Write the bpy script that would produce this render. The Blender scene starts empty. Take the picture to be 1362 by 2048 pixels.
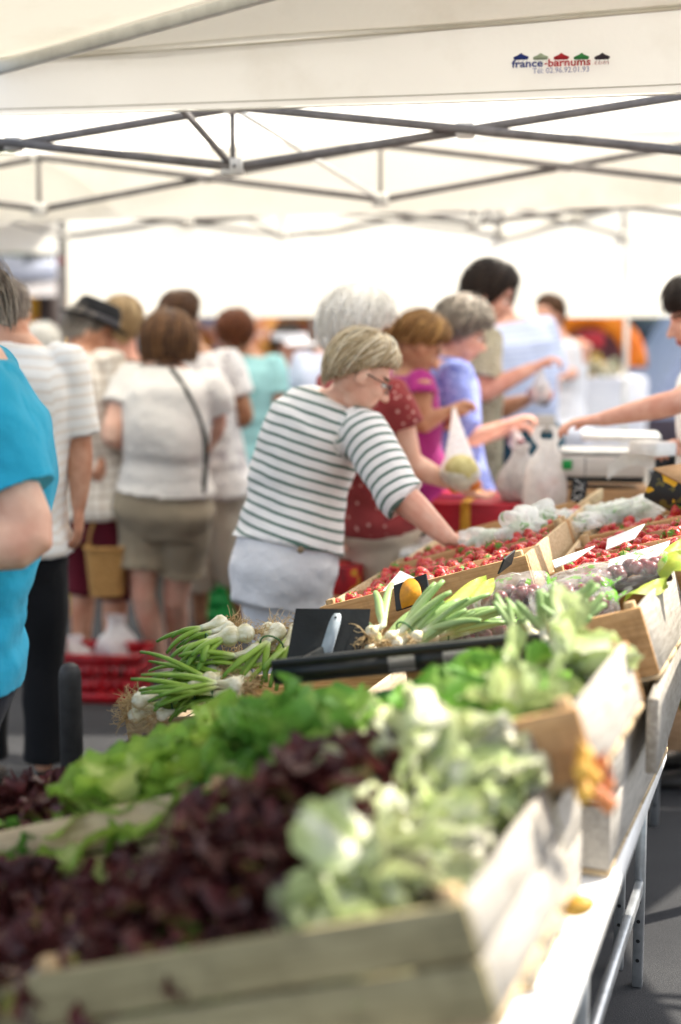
import bpy, math, random
import numpy as np
from mathutils import Vector, Matrix
R = math.radians
rng = random.Random(7)
SC = bpy.context.scene
COL = SC.collection
V = lambda *a: np.array(a, float)
# ------------------------------------------------------------------ camera model (50 mm portrait, 1.6 m up, 7.3 deg down)
FPX, CZ = 2844.0, 1.6
PITCH = math.atan((1024 - 660) / FPX)
cp, sp = math.cos(PITCH), math.sin(PITCH)
def W(px, py, Y):
    x, y = (px - 681) / FPX, (py - 1024) / FPX
    d = V(x, cp - y * sp, -sp - y * cp)
    return V(0, 0, CZ) + d * (Y / d[1])
def Wz(px, py, z):
    x, y = (px - 681) / FPX, (py - 1024) / FPX
    d = V(x, cp - y * sp, -sp - y * cp)
    return V(0, 0, CZ) + d * ((z - CZ) / d[2])
def nrm(v):
    v = np.asarray(v, float); return v / (np.linalg.norm(v) + 1e-12)
def lin(h):
    h = h.lstrip('#'); c = [int(h[i:i + 2], 16) / 255 for i in (0, 2, 4)]
    return tuple((x / 12.92 if x <= .04045 else ((x + .055) / 1.055) ** 2.4) for x in c) + (1,)
# ------------------------------------------------------------------ materials
def newmat(name):
    m = bpy.data.materials.new(name); m.use_nodes = True
    nt = m.node_tree; nt.nodes.clear()
    out = nt.nodes.new('ShaderNodeOutputMaterial')
    return m, nt, out
def nd(nt, t, **kw):
    n = nt.nodes.new(t)
    for k, v in kw.items(): setattr(n, k, v)
    return n
def coords(nt, scale=(1, 1, 1)):
    tc = nd(nt, 'ShaderNodeTexCoord'); mp = nd(nt, 'ShaderNodeMapping')
    mp.inputs['Scale'].default_value = scale
    nt.links.new(tc.outputs['Object'], mp.inputs['Vector']); return mp.outputs['Vector']
def noise(nt, vec, scale, detail=4, rough=.55):
    n = nd(nt, 'ShaderNodeTexNoise'); n.inputs['Scale'].default_value = scale
    n.inputs['Detail'].default_value = detail; n.inputs['Roughness'].default_value = rough
    nt.links.new(vec, n.inputs['Vector']); return n.outputs['Fac']
def ramp(nt, fac, stops):
    r = nd(nt, 'ShaderNodeValToRGB'); e = r.color_ramp.elements
    while len(e) < len(stops): e.new(.5)
    for i, (p, c) in enumerate(stops):
        e[i].position = p; e[i].color = c if not isinstance(c, str) else lin(c)
    nt.links.new(fac, r.inputs['Fac']); return r.outputs['Color']
def mix(nt, fac, a, b, blend='MIX'):
    n = nd(nt, 'ShaderNodeMix', data_type='RGBA', blend_type=blend)
    if isinstance(fac, (int, float)): n.inputs[0].default_value = fac
    else: nt.links.new(fac, n.inputs[0])
    for i, v in ((6, a), (7, b)):
        if isinstance(v, (tuple, list)): n.inputs[i].default_value = v
        elif isinstance(v, str): n.inputs[i].default_value = lin(v)
        else: nt.links.new(v, n.inputs[i])
    return n.outputs[2]
def math_(nt, op, a, b=None, c=None):
    n = nd(nt, 'ShaderNodeMath', operation=op)
    for i, v in enumerate((a, b, c)):
        if v is None: continue
        if isinstance(v, (int, float)): n.inputs[i].default_value = v
        else: nt.links.new(v, n.inputs[i])
    return n.outputs[0]
def attr(nt, name):
    n = nd(nt, 'ShaderNodeAttribute'); n.attribute_name = name; return n.outputs['Fac']
def bump(nt, h, strength, dist=.01):
    b = nd(nt, 'ShaderNodeBump'); b.inputs['Strength'].default_value = strength; b.inputs['Distance'].default_value = dist
    nt.links.new(h, b.inputs['Height']); return b.outputs['Normal']
def principled(nt, col, rough=.6, spec=.3, normal=None, metal=0, sheen=0, sss=0, coat=0):
    p = nd(nt, 'ShaderNodeBsdfPrincipled')
    if isinstance(col, (tuple, list)): p.inputs['Base Color'].default_value = col
    else: nt.links.new(col, p.inputs['Base Color'])
    if isinstance(rough, (int, float)): p.inputs['Roughness'].default_value = rough
    else: nt.links.new(rough, p.inputs['Roughness'])
    p.inputs['Specular IOR Level'].default_value = spec; p.inputs['Metallic'].default_value = metal
    p.inputs['Sheen Weight'].default_value = sheen; p.inputs['Coat Weight'].default_value = coat
    if normal is not None: nt.links.new(normal, p.inputs['Normal'])
    return p.outputs[0]
def add_trans(nt, sh, col, f):
    t = nd(nt, 'ShaderNodeBsdfTranslucent')
    if isinstance(col, (tuple, list)): t.inputs[0].default_value = col
    else: nt.links.new(col, t.inputs[0])
    m = nd(nt, 'ShaderNodeMixShader'); m.inputs[0].default_value = f
    nt.links.new(sh, m.inputs[1]); nt.links.new(t.outputs[0], m.inputs[2]); return m.outputs[0]
def plain(name, c, c2=None, rough=.55, spec=.3, scale=20, bmp=.1, bscale=60, stretch=(1, 1, 1), metal=0, trans=0, amt=(.35, .65), sheen=0, coat=0):
    m, nt, out = newmat(name)
    v = coords(nt, stretch); f = noise(nt, v, scale)
    c2 = c2 or tuple(x * .72 for x in lin(c)[:3]) + (1,)
    col = ramp(nt, f, [(amt[0], c2), (amt[1], c)])
    nb = bump(nt, noise(nt, v, bscale), bmp) if bmp else None
    sh = principled(nt, col, rough, spec, nb, metal, sheen, coat=coat)
    if trans: sh = add_trans(nt, sh, col, trans)
    nt.links.new(sh, out.inputs[0]); return m
def cloth(name, c, stripe=None, plaid=None, print_=None, rough=.85, var=.1, fold=.3):
    """stripe=(colour, period, width) across attribute sv ; plaid=(colour, period) on sv/su ; print_=(colour, scale, threshold)"""
    m, nt, out = newmat(name)
    v = coords(nt)
    base = lin(c); dk = tuple(x * (1 - var * 2) for x in base[:3]) + (1,)
    col = ramp(nt, noise(nt, v, 7, 5), [(.3, dk), (.65, base)])
    if stripe:
        sv = attr(nt, 'sv'); sv = math_(nt, 'ADD', sv, math_(nt, 'MULTIPLY', math_(nt, 'SUBTRACT', noise(nt, v, 6, 2), .5), .012))
        fr = math_(nt, 'FRACT', math_(nt, 'DIVIDE', sv, stripe[1]))
        k = math_(nt, 'LESS_THAN', fr, stripe[2]); col = mix(nt, math_(nt, 'MULTIPLY', k, .92), col, stripe[0])
    if plaid:
        for a, pr in (('sv', plaid[1]), ('su', plaid[1] * .9)):
            fr = math_(nt, 'FRACT', math_(nt, 'DIVIDE', attr(nt, a), pr))
            k = math_(nt, 'LESS_THAN', fr, .3); col = mix(nt, math_(nt, 'MULTIPLY', k, .38), col, plaid[0])
    if print_:
        vo = nd(nt, 'ShaderNodeTexVoronoi'); vo.inputs['Scale'].default_value = print_[1]; nt.links.new(v, vo.inputs['Vector'])
        k = math_(nt, 'LESS_THAN', vo.outputs['Distance'], print_[2]); col = mix(nt, math_(nt, 'MULTIPLY', k, .8), col, print_[0])
        if len(print_) > 3:
            k2 = math_(nt, 'GREATER_THAN', noise(nt, v, print_[1] * .6, 3), .6); col = mix(nt, math_(nt, 'MULTIPLY', k2, .7), col, print_[3])
    h = math_(nt, 'ADD', noise(nt, v, 14, 3), math_(nt, 'MULTIPLY', noise(nt, v, 400, 2), .1))
    sh = principled(nt, col, rough, .15, bump(nt, h, fold, .02), sheen=.1)
    nt.links.new(sh, out.inputs[0]); return m
def skinmat(name, c, c2):
    m, nt, out = newmat(name)
    v = coords(nt)
    col = ramp(nt, noise(nt, v, 18, 5), [(.3, c2), (.7, c)])
    rd = tuple(a * b for a, b in zip(lin(c2)[:3], (1.0, .72, .66))) + (1,)
    col = mix(nt, math_(nt, 'MULTIPLY', ramp(nt, noise(nt, v, 7, 3), [(.45, (0, 0, 0, 1)), (.7, (1, 1, 1, 1))]), .55), col, rd)
    sh = principled(nt, col, .52, .3, bump(nt, math_(nt, 'ADD', noise(nt, v, 220, 3), math_(nt, 'MULTIPLY', noise(nt, v, 40, 2), .8)), .14))
    nt.links.new(sh, out.inputs[0]); return m
def hairmat(name, dark, mid, light):
    m, nt, out = newmat(name)
    v = coords(nt, (1, 1, .25)); f = math_(nt, 'ADD', math_(nt, 'MULTIPLY', noise(nt, v, 160, 3), .5), math_(nt, 'MULTIPLY', attr(nt, 'rnd'), .5))
    col = ramp(nt, f, [(.2, dark), (.5, mid), (.8, light)])
    sh = principled(nt, col, .5, .3, bump(nt, noise(nt, v, 260, 2), .3))
    nt.links.new(sh, out.inputs[0]); return m
def leafmat(name, rib, mid, edge, trans=.3, rough=.5):
    m, nt, out = newmat(name)
    v = coords(nt)
    f = math_(nt, 'ADD', attr(nt, 'lc'), math_(nt, 'MULTIPLY', math_(nt, 'SUBTRACT', noise(nt, v, 28, 4), .5), .45))
    f = math_(nt, 'ADD', f, math_(nt, 'MULTIPLY', math_(nt, 'SUBTRACT', attr(nt, 'rnd'), .5), .6))
    oi = nd(nt, 'ShaderNodeObjectInfo')
    f = math_(nt, 'ADD', f, math_(nt, 'MULTIPLY', math_(nt, 'SUBTRACT', oi.outputs['Random'], .5), .2))
    col = ramp(nt, f, [(.1, rib), (.45, mid), (.85, edge)])
    sh = principled(nt, col, rough, .35, bump(nt, noise(nt, v, 70, 3), .5, .006))
    sh = add_trans(nt, sh, col, trans)
    nt.links.new(sh, out.inputs[0]); return m
def film(name, tint='#f4f4f4', op=.35, prints=None, rough=.2):
    m, nt, out = newmat(name)
    v = coords(nt)
    tr = nd(nt, 'ShaderNodeBsdfTransparent')
    col = lin(tint)
    fac = math_(nt, 'MULTIPLY_ADD', noise(nt, v, 45, 4), .5, op - .25)
    if prints:
        k = math_(nt, 'GREATER_THAN', noise(nt, coords(nt, (1, 1.7, 1)), prints[1], 3, .6), prints[2])
        col = mix(nt, k, tint, prints[0]); fac = math_(nt, 'MAXIMUM', fac, math_(nt, 'MULTIPLY', k, .85))
    sh = principled(nt, col, rough, .6, bump(nt, noise(nt, v, 38, 4), .8, .01))
    sh = add_trans(nt, sh, col, .3)
    mx = nd(nt, 'ShaderNodeMixShader'); nt.links.new(fac, mx.inputs[0])
    nt.links.new(tr.outputs[0], mx.inputs[1]); nt.links.new(sh, mx.inputs[2])
    nt.links.new(mx.outputs[0], out.inputs[0]); return m
def tarp(name, c='#f3f1ea', trans=.6, dirt='#dcd6ca'):
    m, nt, out = newmat(name)
    v = coords(nt)
    f = noise(nt, v, 2.2, 6, .6)
    col = ramp(nt, f, [(.28, dirt), (.5, c)])
    sh = principled(nt, col, .55, .3, bump(nt, math_(nt, 'ADD', noise(nt, v, 5, 4), math_(nt, 'MULTIPLY', noise(nt, v, 40, 2), .05)), .25, .03))
    sh = add_trans(nt, sh, col, trans)
    nt.links.new(sh, out.inputs[0]); return m
def wood(name, light, dark, stretch):
    m, nt, out = newmat(name)
    v = coords(nt, stretch)
    f = noise(nt, v, 9, 6, .6)
    oi = nd(nt, 'ShaderNodeObjectInfo')
    f = math_(nt, 'ADD', f, math_(nt, 'MULTIPLY', math_(nt, 'SUBTRACT', oi.outputs['Random'], .5), .15))
    col = ramp(nt, f, [(.3, dark), (.62, light)])
    v2 = coords(nt); col = mix(nt, math_(nt, 'MULTIPLY', noise(nt, v2, 4, 3), .35), col, dark); st_ = tuple(x * .55 for x in lin(dark)[:3]) + (1,); col = mix(nt, math_(nt, 'MULTIPLY', ramp(nt, noise(nt, v2, 11, 5, .7), [(.52, (0, 0, 0, 1)), (.72, (1, 1, 1, 1))]), .6), col, st_)
    sh = principled(nt, col, .75, .2, bump(nt, f, .35, .006))
    nt.links.new(sh, out.inputs[0]); return m
# ------------------------------------------------------------------ mesh builder
class MB:
    def __init__(s): s.v = []; s.f = []; s.m = []; s.n = 0; s.at = {}
    def add(s, verts, faces, mi=0, **at):
        verts = np.asarray(verts, float).reshape(-1, 3); b = s.n
        s.v.append(verts); s.n += len(verts)
        s.f += [tuple(i + b for i in f) for f in faces]; s.m += [mi] * len(faces)
        for k in set(list(at) + list(s.at)):
            arr = s.at.setdefault(k, [])
            have = sum(len(x) for x in arr)
            if have < b: arr.append(np.zeros(b - have))
            val = at.get(k, 0.0); arr.append(np.full(len(verts), float(val)) if np.isscalar(val) else np.asarray(val, float))
        return s
    def box(s, c, hx, hy, hz, ax=None, mi=0, bev=0):
        X, Y, Z = (V(1, 0, 0), V(0, 1, 0), V(0, 0, 1)) if ax is None else ax
        c = np.asarray(c, float); X = np.asarray(X); Y = np.asarray(Y); Z = np.asarray(Z)
        if bev <= 0:
            vs = [c + X * hx * i + Y * hy * j + Z * hz * k for k in (-1, 1) for j in (-1, 1) for i in (-1, 1)]
            return s.add(vs, [(0, 2, 3, 1), (4, 5, 7, 6), (0, 1, 5, 4), (2, 6, 7, 3), (0, 4, 6, 2), (1, 3, 7, 5)], mi)
        vs = []; b = bev
        for k, zz in enumerate((-hz, -hz + b, hz - b, hz)):
            i_ = b if k in (0, 3) else 0
            for (x, y) in ((-hx + b, -hy), (hx - b, -hy), (hx, -hy + b), (hx, hy - b), (hx - b, hy), (-hx + b, hy), (-hx, hy - b), (-hx, -hy + b)):
                x = max(-hx + i_, min(hx - i_, x)); y = max(-hy + i_, min(hy - i_, y))
                vs.append(c + X * x + Y * y + Z * zz)
        fs = [tuple(range(7, -1, -1)), tuple(range(24, 32))]
        for k in range(3):
            for i in range(8):
                j = (i + 1) % 8; fs.append((k * 8 + i, k * 8 + j, k * 8 + 8 + j, k * 8 + 8 + i))
        return s.add(vs, fs, mi)
    def rings(s, rs, caps=True, mi=0, **at):
        n = len(rs[0]); vs = np.concatenate(rs); fs = []
        for k in range(len(rs) - 1):
            for i in range(n):
                j = (i + 1) % n; fs.append((k * n + i, k * n + j, k * n + n + j, k * n + n + i))
        if caps: fs += [tuple(range(n - 1, -1, -1)), tuple(range((len(rs) - 1) * n, len(rs) * n))]
        return s.add(vs, fs, mi, **at)
    def tube(s, pts, rad, n=10, round_=True, mi=0, up=None, flat=1.0, **at):
        pts = [np.asarray(p, float) for p in pts]
        if np.isscalar(rad): rad = [rad] * len(pts)
        rad = list(rad)
        if round_:
            d0 = nrm(pts[0] - pts[1]); d1 = nrm(pts[-1] - pts[-2]); a, b = rad[0], rad[-1]
            pre = [(pts[0] + d0 * a * math.sin(t), a * math.cos(t)) for t in (1.45, 1.0, .5)]
            post = [(pts[-1] + d1 * b * math.sin(t), b * math.cos(t)) for t in (.5, 1.0, 1.45)]
            pts = [p for p, _ in pre] + pts + [p for p, _ in post]; rad = [r for _, r in pre] + rad + [r for _, r in post]
        rs = []; A = None
        for i, p in enumerate(pts):
            t = nrm(pts[min(i + 1, len(pts) - 1)] - pts[max(i - 1, 0)])
            if A is None:
                ref = np.asarray(up, float) if up is not None else (V(0, 0, 1) if abs(t[2]) < .9 else V(1, 0, 0))
                A = nrm(ref - t * (ref @ t))
            else: A = nrm(A - t * (A @ t))
            B = np.cross(t, A)
            th = np.linspace(0, 2 * math.pi, n, endpoint=False)
            rs.append(p + rad[i] * (np.cos(th)[:, None] * A * flat + np.sin(th)[:, None] * B))
        if at:
            full = {}
            for k, val in at.items():
                if np.isscalar(val): full[k] = val
                else:
                    val = list(val)
                    if round_: val = [val[0]] * 3 + val + [val[-1]] * 3
                    full[k] = np.repeat(val, n)
            at = full
        return s.rings(rs, True, mi, **at)
    def ell(s, c, X, Y, Z, nu=16, nv=10, mi=0, **at):
        c = np.asarray(c, float); X, Y, Z = (np.asarray(q, float) for q in (X, Y, Z)); rs = []
        th = np.linspace(0, 2 * math.pi, nu, endpoint=False)
        for k in range(nv):
            ph = -math.pi / 2 + math.pi * (k + .35) / (nv - .3)
            rs.append(c + math.cos(ph) * (np.cos(th)[:, None] * X + np.sin(th)[:, None] * Y) + math.sin(ph) * Z)
        return s.rings(rs, True, mi, **at)
    def grid(s, P, mi=0, **at):
        """P: array (nu, nv, 3)"""
        nu, nv, _ = P.shape; fs = []
        for i in range(nu - 1):
            for j in range(nv - 1): fs.append((i * nv + j, (i + 1) * nv + j, (i + 1) * nv + j + 1, i * nv + j + 1))
        return s.add(P.reshape(-1, 3), fs, mi, **{k: (v.reshape(-1) if not np.isscalar(v) else v) for k, v in at.items()})
    def mesh(s, name, mats=(), smooth=True, origin=None):
        vs = np.concatenate(s.v) if s.v else np.zeros((0, 3))
        if origin is not None: vs = vs - np.asarray(origin)
        me = bpy.data.meshes.new(name); me.from_pydata(vs.tolist(), [], s.f)
        for m in mats: me.materials.append(m)
        if len(mats) > 1: me.polygons.foreach_set('material_index', s.m)
        for k, arr in s.at.items():
            a = np.concatenate(arr)
            if len(a) < s.n: a = np.concatenate([a, np.zeros(s.n - len(a))])
            me.attributes.new(k, 'FLOAT', 'POINT').data.foreach_set('value', a.astype(np.float32))
        if smooth: me.polygons.foreach_set('use_smooth', [True] * len(me.polygons))
        me.update(); return me
ORG = {}
def link(name, me, parent=None, origin=None):
    o = bpy.data.objects.new(name, me); COL.objects.link(o)
    if parent is not None: o.parent = parent
    elif origin is not None: o.location = Vector(origin)
    return o
def obj(name, mb, mats, parent=None, origin=None, smooth=True):
    if not isinstance(mats, (list, tuple)): mats = [mats]
    og = origin
    if parent is not None: og = ORG.get(parent.name, V(0, 0, 0))
    o = link(name, mb.mesh(name, mats, smooth, og), parent, origin)
    if parent is not None: ORG[o.name] = og
    elif origin is not None: ORG[o.name] = np.asarray(origin, float)
    return o
def tag(o, label=None, cat=None, group=None, kind=None):
    for k, v in (('label', label), ('category', cat), ('group', group), ('kind', kind)):
        if v: o[k] = v
    return o
def empty(name, loc, label=None, cat=None, group=None, M=None):
    o = bpy.data.objects.new(name, None); COL.objects.link(o); o.empty_display_size = .1
    if M is not None: o.matrix_world = M; ORG[o.name] = V(0, 0, 0)
    else: o.location = Vector(loc); ORG[o.name] = np.asarray(loc, float)
    return tag(o, label, cat, group)
def frame(o, X, Y, Z):
    return Matrix(((X[0], Y[0], Z[0], o[0]), (X[1], Y[1], Z[1], o[1]), (X[2], Y[2], Z[2], o[2]), (0, 0, 0, 1)))
def copy_tree(o, parent=None, label=None, group=None):
    c = o.copy(); COL.objects.link(c); c.parent = parent
    if label: c['label'] = label
    if group: c['group'] = group
    for ch in list(o.children): copy_tree(ch, c)
    return c
def remesh(mb, voxel, it=4):
    me = mb.mesh('tmp', (), False); o = bpy.data.objects.new('tmp', me); COL.objects.link(o)
    r = o.modifiers.new('r', 'REMESH'); r.mode = 'VOXEL'; r.voxel_size = voxel
    if it:
        s = o.modifiers.new('s', 'SMOOTH'); s.factor = .5; s.iterations = it
    dg = bpy.context.evaluated_depsgraph_get(); dg.update()
    out = bpy.data.meshes.new_from_object(o.evaluated_get(dg))
    bpy.data.objects.remove(o); bpy.data.meshes.remove(me)
    return out
def getv(me):
    a = np.empty(len(me.vertices) * 3, np.float32); me.vertices.foreach_get('co', a); return a.reshape(-1, 3).astype(float)
def setv(me, a): me.vertices.foreach_set('co', np.asarray(a, np.float32).reshape(-1)); me.update()
def getn(me):
    a = np.empty(len(me.vertices) * 3, np.float32); me.vertices.foreach_get('normal', a); return a.reshape(-1, 3).astype(float)
def setattr_(me, k, a): me.attributes.new(k, 'FLOAT', 'POINT').data.foreach_set('value', np.asarray(a, np.float32))
def wob(p, freq, seed, n=6):
    """cheap smooth noise: a sum of sines in random directions"""
    r = np.random.RandomState(seed); out = np.zeros(len(p))
    for _ in range(n):
        d = r.normal(size=3); d /= np.linalg.norm(d); k = freq * r.uniform(.6, 1.6)
        out += np.sin(p @ d * k + r.uniform(0, 6.28) + 1.3 * np.sin(p @ r.normal(size=3) * freq * .5))
    return out / n ** .5
# ------------------------------------------------------------------ people
SKIN = {
 'fair': skinmat('skin_fair', '#ecc4ac', '#d9a48d'), 'tan': skinmat('skin_tan', '#d2a388', '#b27c5f'),
 'pink': skinmat('skin_pink', '#e6b49d', '#cf937c'), 'brown': skinmat('skin_brown', '#b98b6b', '#946449')}
LIP = plain('lips', '#b0605a', rough=.4, bmp=0); BROW = plain('brow', '#5a4634', rough=.8, bmp=.2)
EYEW = plain('eye_white', '#e8e4de', rough=.2, bmp=0); IRIS = plain('iris', '#3a2a1e', rough=.2, bmp=0)
MANR = [(-.26, .150, .10), (-.12, .172, .120), (.05, .166, .118), (.3, .155, .108), (.55, .172, .122), (.75, .182, .118), (.87, .160, .092), (.95, .085, .068), (1.02, .056, .056)]
WOMR = [(-.26, .150, .10), (-.12, .186, .128), (.05, .176, .124), (.3, .148, .108), (.55, .158, .125), (.75, .164, .116), (.87, .148, .088), (.95, .078, .062), (1.02, .048, .050)]
def catmull(P, ts):
    P = [np.asarray(p, float) for p in P]; n = len(P) - 1; out = []
    for t in ts:
        x = min(max(t, 0), 1) * n; i = min(int(x), n - 1); u = x - i
        p0 = P[max(i - 1, 0)]; p1 = P[i]; p2 = P[i + 1]; p3 = P[min(i + 2, n)]
        out.append(.5 * (2 * p1 + (p2 - p0) * u + (2 * p0 - 5 * p1 + 4 * p2 - p3) * u * u + (3 * p1 - p0 - 3 * p2 + p3) * u ** 3))
    return out
class Body: pass
def hand(mb, w, d, pn, side, curl=.45, k=1.0):
    d = nrm(d); pn = nrm(pn - d * (pn @ d)); th = nrm(np.cross(-pn, d)) * (1 if side == 'r' else -1)
    rs = []
    for (l, wd, tk) in ((-.03, .026, .022), (0, .028, .021), (.03, .037, .018), (.06, .042, .016), (.085, .043, .014), (.097, .036, .010)):
        a = np.linspace(0, 2 * math.pi, 14, endpoint=False)
        rs.append(w + d * l * k + (np.cos(a)[:, None] * th * wd + np.sin(a)[:, None] * pn * tk) * k)
    mb.rings(rs)
    for off, L, cc in ((.031, .068, .85), (.0105, .077, 1.0), (-.0105, .071, 1.05), (-.031, .055, 1.2)):
        p = w + d * .085 * k + th * off * k; pts = [p]; ang = curl * .55 * cc; r = [.0095 * k]
        for sI, f in enumerate((.45, .32, .23)):
            dd = d * math.cos(ang) + pn * math.sin(ang) + th * off * .9
            p = p + nrm(dd) * L * f * k; pts.append(p); r.append((.0088, .008, .0068)[sI] * k); ang += curl * cc
        mb.tube(pts, r, 8)
    p = w + d * .025 * k + th * .026 * k; d1 = nrm(d * .62 + th * .62 + pn * .35); d2 = nrm(d * .85 + th * .2 + pn * .45)
    mb.tube([w + d * .01 * k + th * .012 * k, p, p + d1 * .036 * k, p + d1 * .036 * k + d2 * .032 * k], [.014 * k, .0135 * k, .0108 * k, .0085 * k], 8)
def head_parts(mb, c, r, f, u, k=1.0):
    E = lambda x, y, z, a, b, h: mb.ell(c + (r * x + f * y + u * z) * k, r * a * k, f * b * k, u * h * k)
    E(0, -.012, .028, .077, .098, .102)          # cranium
    E(0, .028, -.035, .060, .066, .082)          # face / jaw block
    E(0, .052, -.092, .030, .030, .026)          # chin
    E(.034, .055, -.022, .026, .030, .026); E(-.034, .055, -.022, .026, .030, .026)   # cheeks
    E(0, .078, .030, .050, .016, .012)           # brow ridge
    P = lambda x, y, z: c + (r * x + f * y + u * z) * k
    mb.tube([P(0, .086, .022), P(0, .100, -.005), P(0, .113, -.026)], [.008 * k, .011 * k, .014 * k], 8)
    E(.012, .098, -.030, .009, .011, .008); E(-.012, .098, -.030, .009, .011, .008)
    E(0, .090, -.057, .024, .010, .007); E(0, .088, -.069, .021, .010, .007)
    for s in (-1, 1):
        E(s * .079, -.012, -.006, .010, .019, .032); E(s * .074, -.004, -.022, .010, .012, .014)
HAIRN = [0]
def make_hair(par, B, mat, spec):
    """spec: front, side, back = lower edges (m from head centre), vol, n locks, curl, bun"""
    HAIRN[0] += 1; rr = random.Random(100 + HAIRN[0]); rs = np.random.RandomState(100 + HAIRN[0])
    c, r, f, u = B.head, B.hr, B.hf, B.hu; k = B.S
    sc = c + (u * .028 - f * .012) * k; vol = spec.get('vol', .018)
    def low(phi):       # phi: 0 at the face, pi at the back
        a = abs((phi + math.pi) % (2 * math.pi) - math.pi)
        pts = [(0, spec.get('front', .07)), (.75, spec.get('front', .07) - .005), (1.15, spec.get('temple', .0)), (1.5, spec.get('side', -.03)), (2.2, spec.get('side', -.03) * .4 + spec['back'] * .6), (math.pi, spec['back'])]
        for (x0, y0), (x1, y1) in zip(pts, pts[1:]):
            if a <= x1: return y0 + (y1 - y0) * (a - x0) / (x1 - x0)
        return spec['back']
    def surf(phi, s, extra=0.0):
        zl = low(phi) - .028; zc = .102 + vol
        z = zc + (zl - zc) * s
        if z >= 0: w = math.sqrt(max(1 - (z / zc) ** 2, 0))
        else: w = 1 - spec.get('taper', .25) * (z / -.14) ** 2
        ve = vol * (1 - spec.get('hug', .75) * max(0, s) ** 3); a = .077 + ve * spec.get('wide', 1) + extra; b = .098 + ve + extra
        x = math.sin(phi) * a * w; y = math.cos(phi) * b * w
        if extra and z > 0: z *= 1 + extra / zc
        return sc + (r * x + f * y + u * z) * k
    mb = MB(); N, K = 40, 16
    g = np.array([[surf(2 * math.pi * i / N, math.sin((j / K) * math.pi / 2) ** 1.25 if j < K else 1.0) for j in range(K + 1)] for i in range(N + 1)])
    rad_ = (g - sc) / (np.linalg.norm(g - sc, axis=2, keepdims=True) + 1e-6); cu_ = spec.get('curl', 1)
    g = g + (wob(g.reshape(-1, 3), 60, HAIRN[0]).reshape(N + 1, K + 1, 1)) * .004 * cu_ ** 1.4 * rad_
    inner = g[:, -1:, :] * .78 + sc * .22
    g = np.concatenate([g, inner], axis=1)
    mb.grid(g, rnd=np.clip(.45 + .15 * rs.normal(size=g.shape[:2]), 0, 1))
    for i in range(int(spec.get('n', 200) * 2.6)):
        phi = rr.uniform(0, 2 * math.pi); s0 = rr.uniform(0, .55) ** 1.3; s1 = min(1.06, s0 + rr.uniform(.35, .9)); cu = spec.get('curl', 1); sweep = spec.get('sweep', 0) * math.sin(phi) + rr.gauss(0, .10)
        ph = rr.uniform(0, 6.28); fr = rr.uniform(3, 7) * cu; am = .05 * cu; ex0 = rr.uniform(-.001, .009) + (.015 * rr.random() if rr.random() < .2 else 0)
        pts = [surf(phi + am * math.sin(ph + fr * t) + sweep * t, s0 + (s1 - s0) * t, ex0 + .005 * cu * math.sin(ph * 2 + fr * t) * (.4 + t)) for t in np.linspace(0, 1, 7)]
        wd = rr.uniform(.0016, .0042)
        mb.tube(pts, [wd * .5, wd, wd, wd * .95, wd * .85, wd * .6, wd * .15], 5, False, flat=.5, rnd=rr.random())
    if spec.get('pony'):
        p0 = sc - f * .115 * k + u * .0 * k
        for i in range(70):
            j = rs.normal(size=3) * .012; e = rs.normal(size=3) * .025
            mb.tube([p0 + j * .6, p0 - f * .035 + u * .01 + j, p0 - f * .05 - u * .07 + j * 1.4 + e * .5, p0 - f * .04 - u * .16 + e], [.004, .006, .006, .001], 5, False, rnd=rr.random())
    return obj('hair', mb, mat, par)
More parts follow.
